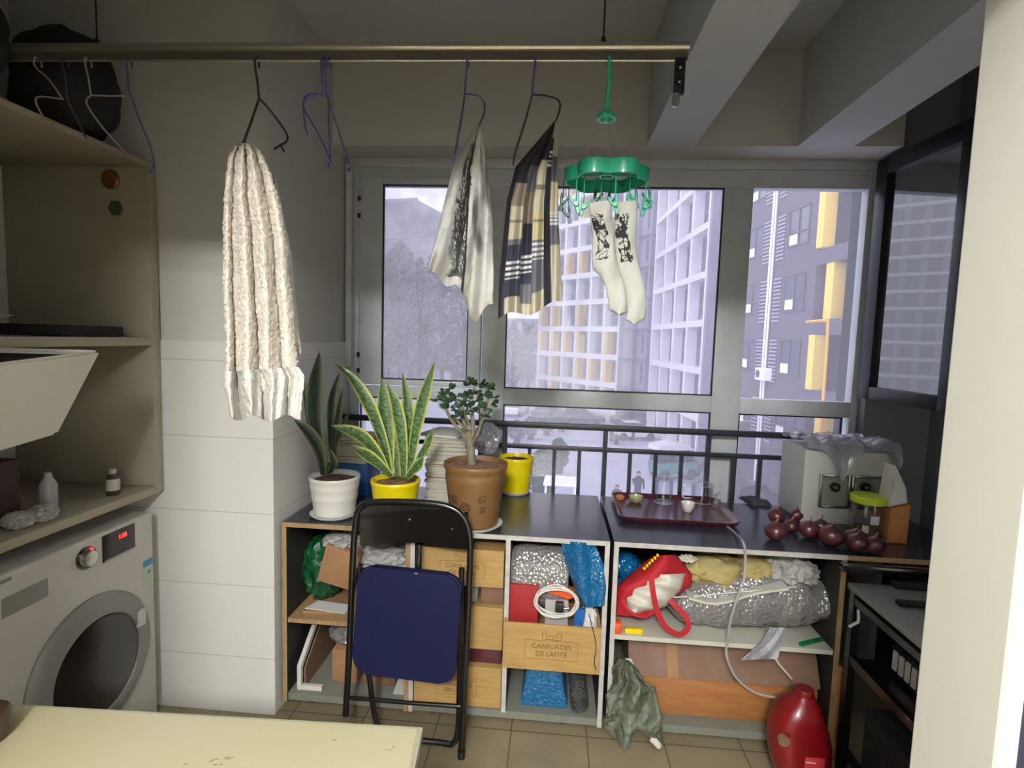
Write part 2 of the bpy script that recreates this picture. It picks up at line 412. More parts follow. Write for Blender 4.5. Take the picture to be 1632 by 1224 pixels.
# ================================================================== SETTING
XL, XP, YP, YW = -2.12, -1.08, 1.97, 2.74     # left wall, side of the pillar, front of the pillar, inner face of the window
XR, ZC, ZB = 1.80, 2.87, 2.455                # right wall, ceiling, underside of the beams
b = BM(); box(b, XL, 2.2, -3.2, 3.0, -.1, 0); struct('floor', b, 'tile_floor')
b = BM(); box(b, XL-.1, 2.3, -3.2, 3.0, ZC, ZC+.12); struct('ceiling', b, 'plaster_ceiling')
b = BM(); box(b, XL-.1, XL, -3.2, 3.0, 0, ZC); struct('wall_left', b, 'plaster')
b = BM(); box(b, XR, XR+.1, .9, 3.0, 0, ZC); struct('wall_right', b, 'grey_wall')
b = BM(); box(b, XL-.1, 2.3, -3.3, -3.2, 0, ZC); struct('wall_behind', b, 'room_wall')
b = BM(); box(b, 2.2, 2.3, -3.2, .9, 0, ZC); struct('wall_room_right', b, 'room_wall')
# pillar in the corner, plaster above and tiles below
b = BM(); box(b, XL, XP-.012, YP+.012, 3.0, 1.515, ZC); struct('wall_pillar', b, 'plaster')
b = BM(); box(b, XL, XP, YP, 3.0, 0, 1.515, bev=.002, seg=1); struct('wall_pillar_tiled', b, 'tile_wall')
# window wall
b = BM(); box(b, XP-.012, 1.50, YW+.0, 2.95, 0, .60); struct('wall_window_parapet', b, 'plaster')
b = BM(); box(b, 1.50, XR, YW-.06, 2.95, 0, ZC); struct('wall_window_side', b, 'grey_wall')
b = BM(); box(b, XP-.012, 1.50, 2.56, 2.98, ZB, ZC); struct('wall_window_lintel', b, 'plaster')
# lintel over the door opening between the room and the balcony, above the view
b = BM(); box(b, XL, 2.3, .56, .74, 2.13, ZC); struct('wall_door_lintel', b, 'room_wall')
b = BM(); box(b, XL, -.84, .15, .33, 0, ZC); struct('wall_door_left', b, 'room_wall')
# beams
b = BM(); box(b, .385, .60, .74, 2.56, ZB, ZC); struct('trim_1', b, 'plaster_ceiling')
b = BM(); box(b, 1.05, 1.29, .74, 2.56, ZB, ZC); struct('trim_2', b, 'plaster_ceiling')
b = BM(); box(b, -2.12, -.95, 1.15, 1.32, 2.72, ZC); struct('trim_3', b, 'plaster_ceiling')

# door jamb on the right, near the camera
jl = at(1508, 612, y=.92)
jn = at(1602, 1080, x=jl.x).y
b = BM(); box(b, jl.x, jl.x+.03, jn, .92, 0, ZC, bev=.005); struct('wall_door_jamb', b, 'jamb')
b = BM(); box(b, jl.x+.03, jl.x+.062, jn+.012, .92, 0, ZC); struct('trim_4', b, 'gasket')
b = BM(); box(b, jl.x+.062, jl.x+.9, jn, .92, 0, ZC, bev=.004); struct('wall_room_front', b, 'room_wall')

# ------------------------------------------------------------------ window
def WX(px, py=450): return at(px, py, y=YW).x
def WZ(py, px=900): return at(px, py, y=YW).z
x0, x1, x2, x3 = -1.08, WX(778), WX(1178), 1.50
zt, zm, zm2, zbm = WZ(268), WZ(638, 970)+.03, WZ(638, 970)-.03, .60
win = bpy.data.objects.new('window_1', None); C.objects.link(win); win.location = (.2, YW, .6); win['kind'] = 'structure'; WL[win.name] = Vector((.2, YW, .6))
def bar(nm, xa, xb, za, zb, ya=YW, yb=YW+.06, mat='pvc'):
    b = BM(); box(b, xa, xb, ya, yb, za, zb, bev=.004); return part(nm, b, mat, win)
pl, pr = WX(610), WX(748)
cl, crr = WX(808), WX(1146)
rl, rr = WX(1192), WX(1372)
zh = WZ(297, 900)
bar('outer_frame', x0, x3, zt, zt+.045); bar('outer_frame', x0, x0+.05, zbm, zt); bar('outer_frame', rr+.0, x3, zbm, zt)
bar('outer_frame', x0+.05, rr, zh, zt, YW+.005)
bar('outer_frame', x0+.05, rr, zbm, zbm+.06)
bar('mullion', x1-.025, cl, zbm+.06, zh); bar('mullion', crr, rl, zbm+.06, zh)
bar('transom', cl, crr, zm2-.012, zm+.012); bar('transom', rl, rr, zm2-.012, zm+.005); bar('transom', x0+.05, x1-.025, zm2+.0, zm-.0)
# closed casement on the left
b = BM(); sx0, sx1, sz0, sz1 = x0+.062, x1-.03, zm+.008, zh+.035
for a in ((sx0, pl, sz0, sz1), (pr, sx1, sz0, sz1), (pl, pr, sz0, WZ(606, 680)), (pl, pr, zh, sz1)): box(b, a[0], a[1], YW-.018, YW+.035, a[2], a[3], bev=.004)
sash = part('casement_sash', b, 'pvc', win, 'closed white casement frame')
for zz in (WZ(318, 580), WZ(345, 580), WZ(565, 580), WZ(590, 580)):
    b = BM(); box(b, sx0-.012, sx0+.004, YW-.026, YW-.016, zz-.012, zz+.012, bev=.002); part('hinge', b, 'alu_dark', sash)
def gasket(xa, xb, za, zb, y, nm='gasket', t=.006):
    b = BM()
    for a in ((xa, xa+t, za, zb), (xb-t, xb, za, zb), (xa, xb, za, za+t), (xa, xb, zb-t, zb)): box(b, a[0], a[1], y, y+.012, a[2], a[3])
    part(nm, b, 'gasket', win)
def pane(xa, xb, za, zb, y=YW+.022, mat='pane'):
    gasket(xa, xb, za, zb, y-.018)
    b = BM(); box(b, xa, xb, y, y+.004, za, zb); part('pane', b, mat, win)
pane(pl, pr, WZ(606, 680), zh, YW+.01, 'pane_dusty')
pane(cl, crr, zm+.012, zh); pane(cl, crr, zbm+.06, zm2-.012); pane(rl, rr-.03, zbm+.06, zm2-.012); pane(x0+.06, x1-.025, zbm+.06, zm2)
b = BM(); box(b, x0-.0, x0+.03, YW-.05, YW-.001, zm+.1, zt); part('jamb_cover', b, 'pvc', win)
# open casement, swung into the room on the right
h0 = at(1392, 450, y=2.70); h1 = at(1553, 450, y=2.14)
ax = Vector((h1.x-h0.x, h1.y-h0.y, 0)); SW = ax.length; ax.normalize(); nx = Vector((ax.y, -ax.x, 0))
def sbox(b, u0, u1, z0, z1, d0, d1, bev=.004):
    t = BM(); box(t, u0, u1, d0, d1, z0, z1, bev=bev)
    m = Matrix((ax, nx, Vector((0, 0, 1)))).transposed().to_4x4(); m.translation = Vector((h0.x, h0.y, 0))
    bmesh.ops.transform(t, matrix=m, verts=t.verts); me = bpy.data.meshes.new('t'); t.to_mesh(me); t.free(); b.from_mesh(me); bpy.data.meshes.remove(me)
sz0 = at(1378, 634, y=2.70).z; sz1 = at(1395, 262, y=2.70).z+.01
b = BM()
for a in ((0, .075, sz0, sz1), (SW-.085, SW, sz0, sz1), (.075, SW-.085, sz0, sz0+.06), (.075, SW-.085, sz1-.075, sz1)): sbox(b, *a, -.02, .03)
os_ = part('open_sash', b, 'alu_dark', win, 'dark inward opened casement frame')
b = BM(); sbox(b, .07, SW-.08, sz0+.055, sz1-.07, .004, .008, 0); part('pane', b, 'pane_double', os_)
b = BM(); sbox(b, .07, SW-.08, sz0+.045, sz0+.062, -.026, .0, .002); part('lower_bead', b, 'board_grey', os_)

# ------------------------------------------------------------------ guard rail in front of the window
YR = 2.665
ra = at(640, 670, y=YR); rb = at(1405, 697, y=YR)
rz = at(963, 682, y=YR).z; rz2 = at(963, 717, y=YR).z
rail = root('guard_railing', (0, YR, .0), 'black metal guard railing running along the window behind the counter', 'railing')
b = BM(); box(b, x0, 1.50, YR-.018, YR+.018, rz-.014, rz+.014, bev=.004); part('top_rail', b, 'rail_black', rail)
b = BM(); box(b, x0, 1.50, YR-.010, YR+.010, rz2-.011, rz2+.011, bev=.003); part('middle_rail', b, 'rail_black', rail)
bx = at(963, 740, y=YR).x; dx = at(1003.5, 740, y=YR).x-bx
for k in range(-9, 10):
    X = bx+k*dx
    if X < x0+.03 or X > 1.48: continue
    tall = k % 4 == 0
    b = BM(); r = .011 if tall else .009; box(b, X-r, X+r, YR-r, YR+r, 0, (rz if tall else rz2)-.008); part('post' if tall else 'baluster', b, 'rail_black', rail)
# ================================================================== COUNTER UNITS
Y0, Y1, ZT = 2.0, 2.60, .80
def unit(label, xa, xb, edge_l, edge_r, edge_t, shelves=(), dividers=(), casters=True, right_panel=True, inner='laminate_dark'):
    t = root('storage_cabinet', ((xa+xb)/2, (Y0+Y1)/2, 0), label, 'cabinet')
    zb = .045; T = .018
    b = BM(); box(b, xa, xb, Y0+.003, Y1, ZT-T, ZT); o = part('top_panel', b, 'laminate_black', t)
    b = BM(); box(b, xa, xb, Y0, Y0+.003, ZT-T, ZT); part('edge_band', b, edge_t, o)
    for X, e in ((xa, edge_l), (xb-T, edge_r)):
        b = BM(); box(b, X, X+T, Y0+.003, Y1, zb, ZT-T); o = part('side_panel', b, inner, t)
        b = BM(); box(b, X, X+T, Y0, Y0+.003, zb, ZT-T); part('edge_band', b, e, o)
    b = BM(); box(b, xa+T, xb-T, Y0+.01, Y1, zb, zb+T+.012); part('bottom_panel', b, 'board_grey', t)
    b = BM(); box(b, xa+T, xb-T, Y1-.008, Y1, zb+T+.012, ZT-T); part('back_panel', b, inner, t)
    for (s0, s1, z, mat) in shelves:
        b = BM(); box(b, s0, s1, Y0+.01, Y1-.008, z-T, z); part('shelf', b, mat, t)
    for X in dividers:
        b = BM(); box(b, X-.009, X+.009, Y0+.004, Y1-.008, zb+T+.012, ZT-T); o = part('divider', b, inner, t)
        b = BM(); box(b, X-.009, X+.009, Y0, Y0+.004, zb+T+.012, ZT-T); part('edge_band', b, 'edge_white', o)
    if casters:
        for X in (xa+.09, xb-.15):
            for Y in (Y0+.07, Y1-.08):
                b = BM(); tube(b, [(X-.012, Y, .02), (X+.012, Y, .02)], .02, 14); o = part('caster', b, 'cable_black', t)
                b = BM(); box(b, X-.016, X+.016, Y-.008, Y+.008, .024, .046); part('fork', b, 'steel', o)
    return t
UA0 = at(450, 980, y=Y0).x; UA1 = at(652, 980, y=Y0).x
UB0 = UA1+.001; UB1 = at(967, 980, y=Y0).x
UC0 = at(972, 980, y=Y0).x+.004; UC1 = 1.105
zsA = at(500, 990, y=Y0).z
unit('low open cabinet with brown edging in the corner beside the tiled pillar', UA0, UA1, 'edge_wood', 'edge_wood', 'edge_wood',
     shelves=((UA0+.018, UA0+.36, zsA, 'edge_wood'),))
xd = at(806, 1000, y=Y0).x
unit('low open cabinet with white edging stacked with wine crates behind the folded chair', UB0, UB1, 'edge_white', 'edge_white', 'edge_white', dividers=(xd,))
zsC = at(1150, 1026, y=Y0).z
unit('low open cabinet under the red tray, holding bubble wrap and a long wooden box', UC0, UC1, 'edge_white', 'edge_wood', 'edge_white',
     shelves=((UC0+.018, UC1-.018, zsC, 'board_white'),))
# narrow worktop carried on to the right wall
rt = root('wall_shelf_board', (1.3, 2.3, ZT-.018), 'dark worktop board between the right cabinet and the right wall', 'worktop')
b = BM(); box(b, UC1+.002, 1.62, Y0+.003, Y1, ZT-.018, ZT); o = part('top_panel', b, 'laminate_black', rt)
b = BM(); box(b, UC1+.002, 1.62, Y0, Y0+.003, ZT-.018, ZT); part('edge_band', b, 'edge_wood', o)
b = BM(); box(b, 1.60, 1.62, Y0+.01, Y1, 0, ZT-.018); part('side_panel', b, 'laminate_dark', rt)
ZBot = .075+.001   # inside bottom of the cabinets

# ------------------------------------------------------------------ wooden wine crates
def crate(px0, px1, py0, py1, yf, depth, label, text=True, lid=True, z0=None, tsz=.026, full=True):
    a = at(px0, py0, y=yf); c = at(px1, py1, y=yf); xa, xb, zb, zt_ = a.x, c.x, c.z, a.z
    if z0 is not None: zt_ += z0-zb; zb = z0
    t = root('wine_crate', ((xa+xb)/2, yf+depth/2, zb), label, 'crate', 'pale wooden wine crates in the cabinet'); T = .009
    b = BM(); box(b, xa, xb, yf, yf+T, zb, zt_, bev=.001, seg=1); f = part('front_board', b, 'crate_wood', t)
    b = BM(); box(b, xa, xb, yf+depth-T, yf+depth, zb, zt_); part('back_board', b, 'crate_wood', t)
    for X in (xa, xb-T):
        b = BM(); box(b, X, X+T, yf+T, yf+depth-T, zb, zt_); part('side_board', b, 'crate_wood', t)
    b = BM(); box(b, xa+T, xb-T, yf+T, yf+depth-T, zb, zb+T); part('base_board', b, 'crate_wood', t)
    if lid:
        b = BM(); box(b, xa+T, xb-T, yf+T, yf+depth-T, zt_-T, zt_-.001); part('lid_board', b, 'crate_wood', t)
    if text:
        cx = (xa+xb)/2; cz = (zb+zt_)/2-.008; w_ = min((xb-xa)*.30, .115)
        k = tsz/.026
        b = text_bm('CARRUADES', tsz, (cx, yf, cz+.006*k), (1, 0, 0), (0, 0, 1)); part('lettering', b, 'crate_print', f, sm=False)
        b = text_bm('DE LAFITE', tsz, (cx, yf, cz-.024*k), (1, 0, 0), (0, 0, 1)); part('lettering', b, 'crate_print', f, sm=False)
        b = BM(); hw, z2, z1 = .098*k, cz+.036*k, cz-.038*k; q = .0012
        for r_ in ((cx-hw, cx+hw, z1, z1+q), (cx-hw, cx+hw, z2-q, z2), (cx-hw, cx-hw+q, z1, z2), (cx+hw-q, cx+hw, z1, z2)):
            box(b, r_[0], r_[1], yf-.0008, yf+.0002, r_[2], r_[3])
        # small printed house above the panel
        hx, hz = cx, z2+.004*k
        for r_ in ((-.036, -.034, 0, .022), (.034, .036, 0, .022), (-.036, .036, 0, .0015), (-.020, -.018, 0, .018), (.018, .020, 0, .018), (-.02, .02, .014, .0155), (-.006, -.004, 0, .012), (.004, .006, 0, .012), (-.036, -.018, .021, .0225), (.018, .036, .021, .0225)):
            box(b, hx+r_[0]*k, hx+r_[1]*k, yf-.0008, yf+.0002, hz+r_[2]*k, hz+r_[3]*k)
        for sx in (-1, 1):
            tube(b, [(hx+sx*.036*k, yf, hz+.022*k), (hx+sx*.027*k, yf, hz+.034*k), (hx+sx*.018*k, yf, hz+.022*k)], .0008, 4)
        part('printed_panel', b, 'crate_print', f, sm=False)
    return t, xa, xb, zb, zt_
c3 = crate(657, 797, 1076, 1150, 2.02, .30, 'wine crate at the bottom of the left stack, behind the chair legs', z0=ZBot, tsz=.022)
zz3 = c3[4]
c2 = crate(742, 800, 966, 1037, 2.03, .30, 'small unprinted wine crate in the middle of the left stack', text=False)
c1 = crate(672, 802, 871, 938, 2.03, .32, 'wine crate at the top of the left stack, right of the blue chair seat', tsz=.024)
# what lies between the crates of that stack
xa = c2[1]-.03; xb = c2[2]+.003
b = BM(); box(b, xa+.02, xb-.006, 2.05, 2.32, zz3, c2[3], bev=.004)
thing('storage_box', b, 'maroon', 'dark wine-red glossy box lying on the lowest wine crate', 'box')
b = BM(); tube(b, [(xa+.05, 2.08, c2[4]+.0), (xa+.05, 2.2, c2[4]+.0)], .004)
b.free()
gap0, gap1 = c2[4], c1[3]
b = BM()
box(b, xa+.03, xa+.075, 2.06, 2.30, gap0, gap1, bev=.004); thing('bubble_wrap_packet', b, 'bubble_clear', 'pale bubble wrapped packet between the two upper wine crates', 'packet')
b = BM(); box(b, xa+.085, xb-.004, 2.06, 2.30, gap0, gap1, bev=.006); thing('cardboard_box', b, 'cardboard_dark', 'dark brown carton squeezed between the two upper wine crates', 'box')

# crate with cables on the right stack
xl = xd+.012
cr, cxa, cxb, czb, czt = crate(803, 955, 991, 1076, 1.965, .34, 'wine crate with white cables in it, above the blue bubble wrap', lid=False, tsz=.027)
# shelf under that crate
# blue bag and roll under it stand up to the crate
b = BM(); bl = at(829, 1140, y=2.05); br = at(905, 1140, y=2.05)
prism(b, [(bl.x, ZBot), (br.x, ZBot), (br.x-.012, ZBot+.05), (br.x-.04, czb-.002), (bl.x+.03, czb-.002), (bl.x+.004, ZBot+.05)], 'y', 2.04, 2.30, bev=.012)
bmesh.ops.subdivide_edges(b, edges=b.edges, cuts=3, use_grid_fill=True)
thing('bubble_wrap_bag', b, 'bubble_blue', 'blue bubble wrap parcel standing under the crate of cables', 'bubble wrap')
c0 = at(922, 1118, y=2.03)
b = BM(); rr_ = .038
pts = [(c0.x+.012, 2.02, ZBot+rr_), (c0.x+.002, 2.15, ZBot+rr_+.012), (c0.x-.006, 2.3, ZBot+rr_+.02)]
def sheet_roll(b, c, r, ya, yb, zr, n=40, turns=2.3, amp=.003):
    rows = []
    for j in range(9):
        y = ya+(yb-ya)*j/8; row = []
        for i in range(n+1):
            a = turns*2*PI*i/n; rad = r*(.45+.55*i/n)+amp*noise.noise(Vector((a, y*20, 3)))
            row.append(b.verts.new((c[0]+rad*math.cos(a), y, c[1]+zr*j/8+rad*math.sin(a))))
        rows.append(row)
    for A, B in zip(rows, rows[1:]):
        for k in range(n): b.faces.new((A[k], A[k+1], B[k+1], B[k]))
    r_ = bmesh.ops.solidify(b, geom=b.faces[:], thickness=.003)
b = BM(); sheet_roll(b, (c0.x, ZBot+.045), .042, 2.02, 2.38, .0)
thing('plastic_film_roll', b, 'bubble_clear', 'rolled clear plastic sheet lying right of the blue bubble wrap parcel', 'plastic roll')

# contents of the crate: red box, cable coil, orange / blue packets
zi = czb+.009
b = BM(); box(b, cxa+.012, cxa+.13, 2.03, 2.27, zi, at(860, 934, y=2.03).z, bev=.003); thing('red_box', b, 'dark_red', 'dark red flat box standing in the crate of cables', 'box')
cc = at(887, 961, y=1.985)
b = BM()
rng = random.Random(5)
P = []
for k in range(5*26):
    a = 2*PI*k/26; R_ = .079+.006*math.sin(a*.37+k*.05)
    P.append((cc.x+R_*math.cos(a)*1.02, 1.985+.012*math.sin(a*1.3+k*.11)+.010*(k/130), cc.z+.058*math.sin(a)*(1+.12*math.sin(k*.045))+.001))
tube(b, P, .0028, 6); o = root('coiled_cable', (cc.x, 2.0, cc.z-.06), 'coil of white cable standing up out of the wine crate', 'cable')
part('cable_loops', b, 'cable_white', o)
b = BM(); box(b, cc.x-.004, cc.x+.028, 1.975, 2.0, cc.z-.034, cc.z+.004, bev=.004); part('plug', b, 'cable_black', o)
b = BM(); tube(b, [(cc.x+.03, 1.98, cc.z-.018), (cc.x+.048, 1.98, cc.z-.014)], .004, 8); part('plug_pin', b, 'steel', o)
b = BM(); q = at(886, 975, y=2.06); box(b, q.x-.045, q.x+.05, 2.05, 2.09, zi, q.z+.055, bev=.008); thing('paper_packet', b, 'paper_grey', 'grey paper packet behind the cable coil', 'packet')
b = BM(); q = at(893, 942, y=2.03); prism(b, rrect(.105, .034, .012, cx=q.x, cy=q.z), 'y', 2.02, 2.046, bev=.004); bmesh.ops.rotate(b, cent=q, matrix=Matrix.Rotation(math.radians(14), 3, 'Y'), verts=b.verts)
thing('orange_packet', b, 'orange_plastic', 'orange packet at the top of the cable coil', 'packet')
b = BM(); q = at(914, 985, y=2.02); prism(b, [(q.x-.035, zi), (q.x+.02, zi), (q.x+.045, q.z+.04), (q.x+.01, q.z+.045)], 'y', 2.01, 2.03, bev=.003)
thing('blue_folder', b, 'blue_plastic', 'small blue folder right of the cable coil', 'folder')
b = BM(); q = at(939, 985, y=2.03); blob(b, (q.x, 2.06, (zi+q.z+.03)/2), (.036, .035, (q.z+.03-zi)/2), .25, 3, 4, sharp=True)
thing('crumpled_bag', b, 'paper_white', 'crumpled white packet at the right end of the crate of cables', 'bag')
b = BM(); tube(b, smooth([at(938, 978, y=1.995), at(944, 1000, y=1.962), at(950, 1030, y=1.960), at(947, 1055, y=1.960), at(950, 1068, y=1.960)], 5), .0016, 5)
thing('thin_wire', b, 'cable_black', 'thin black wire hanging down the front of the crate of cables', 'wire')

# bubble wrap roll and blue bubble bag above
q0 = at(814, 925, y=2.10); q1 = at(905, 925, y=2.10)
zr = czt
b = BM(); rx = .082; zc_ = at(855, 899, y=2.1).z
def roll_x(b, xa, xb, yc, zc, ry, rz, nz=.006, sd=1, taper=0.0, n=28, m=24, slope=0):
    rows = []
    for j in range(m+1):
        t = j/m; X = xa+(xb-xa)*t; e = 1-taper*abs(2*t-1)**5; row = []
        for i in range(n):
            a = 2*PI*i/n; k = e*(1+ nz*8*noise.noise(Vector((X*9, math.cos(a)*2, math.sin(a)*2+sd))))
            row.append(b.verts.new((X, yc+ry*k*math.cos(a), zc+slope*(t-.5)+rz*k*math.sin(a))))
        rows.append(row)
    for A, B in zip(rows, rows[1:]):
        for k in range(n): b.faces.new((A[k], A[(k+1) % n], B[(k+1) % n], B[k]))
    b.faces.new(rows[0]); b.faces.new(rows[-1][::-1]); return b
top_ = at(855, 868, y=2.12).z; hh = (top_-czt-.0)/2
roll_x(b, q0.x, q1.x, 2.13, czt+hh-.002, .09, hh, .012, 3, .12)
thing('bubble_wrap_roll', b, 'bubble_clear', 'fat roll of clear bubble wrap on top of the crate of cables', 'bubble wrap')
b = BM()
L_ = [(893, 862), (901, 895), (915, 935), (931, 968)]; R_ = [(948, 866), (962, 900), (968, 935), (966, 966)]
garment(b, L_, R_, 2.015, .05, lambda u, v: .012*math.sin(u*9+v*4), 14, 20)
bmesh.ops.transform(b, matrix=Matrix.Identity(4), verts=b.verts)
thing('bubble_wrap_bag', b, 'bubble_blue', 'blue bubble wrap sheet hanging out over the right end of the crate', 'bubble wrap')

# ------------------------------------------------------------------ contents of the left cabinet
b = BM(); q = at(500, 880, y=2.14); blob(b, (q.x+.02, 2.2, zsA+.135), (.08, .08, .125), .3, 2.5, 8, flat=zsA, sharp=True); thing('plastic_bag', b, 'green_bag', 'crumpled dark green plastic bag at the top left of the corner cabinet', 'bag')
b = BM(); q = at(540, 905, y=2.06); box(b, -.075, .075, -.04, .12, -.08, .08, bev=.002)
bmesh.ops.rotate(b, cent=(0, 0, 0), matrix=Matrix.Rotation(math.radians(14), 3, 'Y'), verts=b.verts); bmesh.ops.translate(b, verts=b.verts, vec=(q.x+.0, 2.1, q.z+.0))
thing('cardboard_box', b, 'cardboard', 'small tilted cardboard box left of the chair in the corner cabinet', 'box')
for i, (px, py, rx_, rz_, s, lb) in enumerate(((545, 862, .07, .03, 1, 'crumpled grey plastic bag at the top of the corner cabinet, left of the chair'), (612, 885, .115, .055, 2, 'crumpled grey plastic bag seen under the black chair back'))):
    q = at(px, py, y=2.14); b = BM(); blob(b, (q.x, 2.17, q.z), (rx_, .09, rz_), .35, 3.4, s+10, sharp=True); thing('plastic_bag', b, 'paper_grey', lb, 'bag')
q = at(600, 915, y=2.2); b = BM(); box(b, q.x-.10, q.x+.12, 2.14, 2.42, at(600, 968, y=2.2).z, at(600, 905, y=2.2).z, bev=.003); thing('cardboard_box', b, 'cardboard_dark', 'brown carton behind the blue chair seat, under the grey bag', 'box')
b = BM(); q = at(500, 970, y=2.04); box(b, UA0+.05, UA0+.24, 2.06, 2.3, zsA+.0, zsA+.011); bmesh.ops.rotate(b, cent=(UA0+.15, 2.2, zsA), matrix=Matrix.Rotation(.08, 3, 'Z'), verts=b.verts)
thing('cardboard_sheet', b, 'cardboard', 'flat cardboard sheet on the short shelf left of the chair', 'cardboard')
b = BM(); prism(b, [(UA0+.06, 2.07), (UA0+.24, 2.05), (UA0+.25, 2.12), (UA0+.09, 2.14)], 'z', zsA+.0115, zsA+.014); thing('paper_sheet', b, 'paper_white', 'white paper lying on the cardboard sheet', 'paper')
# lower left: white frame, wrapped parcel, carton
fl = [at(467, 1121, y=2.03), at(474, 1086, y=2.03), at(511, 1042, y=2.12), at(552, 1030, y=2.2)]
b = BM(); z0 = ZBot
prism(b, [(2.03, z0), (2.03, z0+.105), (2.20, z0+.235), (2.36, z0+.26), (2.36, z0+.24), (2.21, z0+.215), (2.048, z0+.09), (2.048, z0)], 'x', UA0+.045, UA0+.062, bev=.002)
box(b, UA0+.062, UA0+.15, 2.03, 2.05, z0, z0+.02, bev=.002)
o = root('bent_bracket', (UA0+.1, 2.2, z0), 'white bent plastic bracket at the bottom left of the corner cabinet', 'bracket'); part('bracket', b, 'white_plastic', o)
b = BM(); prism(b, [(2.052, z0), (2.052, z0+.085), (2.21, z0+.20), (2.35, z0+.235), (2.35, z0)], 'x', UA0+.066, UA0+.072); part('brown_infill', b, 'cardboard_dark', o)
q = at(540, 1080, y=2.1); b = BM(); box(b, q.x-.03, q.x+.08, 2.1, 2.36, ZBot, at(540, 1036, y=2.1).z, bev=.003); thing('cardboard_box', b, 'cardboard', 'tall brown carton at the bottom of the corner cabinet, by the chair leg', 'box')
zq = at(540, 1036, y=2.1).z
b = BM(); blob(b, (q.x+.02, 2.2, zq+.04), (.085, .08, .045), .25, 3, 21, sharp=True, flat=zq+.001); thing('bubble_wrap_packet', b, 'bubble_clear', 'crumpled clear bubble wrap on the tall carton in the corner cabinet', 'bubble wrap')
q = at(610, 1110, y=2.12); b = BM(); box(b, q.x-.085, q.x+.06, 2.1, 2.36, ZBot, at(610, 1080, y=2.1).z, bev=.003); thing('cardboard_box', b, 'cardboard_dark', 'low brown carton below the blue chair seat', 'box')
zq = at(610, 1080, y=2.1).z
b = BM(); prism(b, [(q.x-.075, 2.11), (q.x+.045, 2.12), (q.x+.05, 2.2), (q.x-.08, 2.25)], 'z', zq, zq+.006); thing('paper_sheet', b, 'paper_white', 'white paper on the low carton below the chair seat', 'paper')
b = BM(); q = at(640, 1105, y=2.06); prism(b, [(q.x-.035, ZBot), (q.x+.012, ZBot), (q.x+.03, ZBot+.13), (q.x+.008, ZBot+.135)], 'y', 2.05, 2.08, bev=.002); thing('plastic_packet', b, 'paper_grey', 'grey-white packet leaning left of the lowest wine crate', 'packet')

# ------------------------------------------------------------------ contents of the right cabinet
Z3 = zsC+.001
def lying(px, py, y): return at(px, py, y=y)
b = BM(); q = at(1000, 898, y=2.16); blob(b, (q.x, 2.2, Z3+.20), (.058, .07, .055), .12, 3, 31); blob(b, (q.x, 2.2, Z3+.085), (.05, .07, .085), .12, 3, 33, flat=Z3)
thing('bubble_wrap_bag', b, 'bubble_blue', 'blue bubble wrapped bundle in the top left corner of the right cabinet', 'bubble wrap')
# red and white apron bundle with strap
sb = root('apron_bundle', at(1040, 985, y=2.06), 'bundled red and white cloth bag with a red carrying loop on the white shelf', 'bag')
b = BM(); garment(b, [(1040, 886), (1010, 910), (980, 935), (978, 980)], [(1078, 884), (1103, 915), (1103, 932), (1035, 985)], 2.09, .13, lambda u, v: .012*math.sin(u*8+v*5), 24, 24); bmesh.ops.holes_fill(b, edges=[e for e in b.edges if e.is_boundary], sides=0); part('red_cloth', b, 'red_cloth', sb)
b = BM(); garment(b, [(1044, 916), (1015, 932), (997, 950), (1000, 975)], [(1093, 914), (1085, 940), (1060, 968), (1018, 978)], 2.05, .11, lambda u, v: .008*math.sin(v*22)+.004*math.sin(u*8), 24, 40); bmesh.ops.holes_fill(b, edges=[e for e in b.edges if e.is_boundary], sides=0); part('white_lining', b, 'white_cloth', sb)
def ribbon(b, pts, wd, th=.003):
    pts = smooth(pts, 6); rows = []
    for i, p in enumerate(pts):
        t = (pts[min(i+1, len(pts)-1)]-pts[max(i-1, 0)]).normalized(); s = t.cross(Vector((0, 1, 0))).normalized()
        rows.append([b.verts.new(p+s*wd/2-Vector((0, th/2, 0))), b.verts.new(p-s*wd/2-Vector((0, th/2, 0))), b.verts.new(p-s*wd/2+Vector((0, th/2, 0))), b.verts.new(p+s*wd/2+Vector((0, th/2, 0)))])
    for A, B in zip(rows, rows[1:]):
        for k in range(4): b.faces.new((A[k], A[(k+1) % 4], B[(k+1) % 4], B[k]))
    b.faces.new(rows[0]); b.faces.new(rows[-1][::-1]); return b
b = BM(); ribbon(b, [at(*p, y=yy) for p, yy in (((1038, 915), 1.985), ((1041, 945), 1.975), ((1048, 975), 1.975), ((1062, 1000), 1.972), ((1083, 1011), 1.97), ((1097, 1000), 1.97), ((1092, 982), 1.975), ((1075, 964), 1.985), ((1068, 955), 1.995))], .020); part('carrying_loop', b, 'red_cloth', sb)
b = BM(); ribbon(b, [at(*p, y=yy) for p, yy in (((992, 955), 1.985), ((1003, 974), 1.98), ((1025, 983), 1.978), ((1045, 972), 1.985))], .012); part('red_piping', b, 'red_cloth', sb)
b = BM()
for k in range(6):
    p = at(1027+k*4.2, 906-k*4.2, y=2.02); blob(b, p, (.006, .006, .007), 0, 1, k, 2)
part('gold_tassels', b, 'yellow_plastic', sb)
b = BM(); p = at(1010, 992, y=2.03); box(b, p.x-.034, p.x+.034, 2.02, 2.04, Z3, Z3+.02, bev=.003); thing('yellow_stick', b, 'yellow_plastic', 'short yellow plastic piece under the red cloth bundle', 'plastic piece')
b = BM(); p = at(986, 990, y=2.02); box(b, p.x-.022, p.x+.012, 2.01, 2.05, Z3, Z3+.045, bev=.006); thing('orange_piece', b, 'orange_plastic', 'orange-red plastic piece left of the yellow one', 'plastic piece')
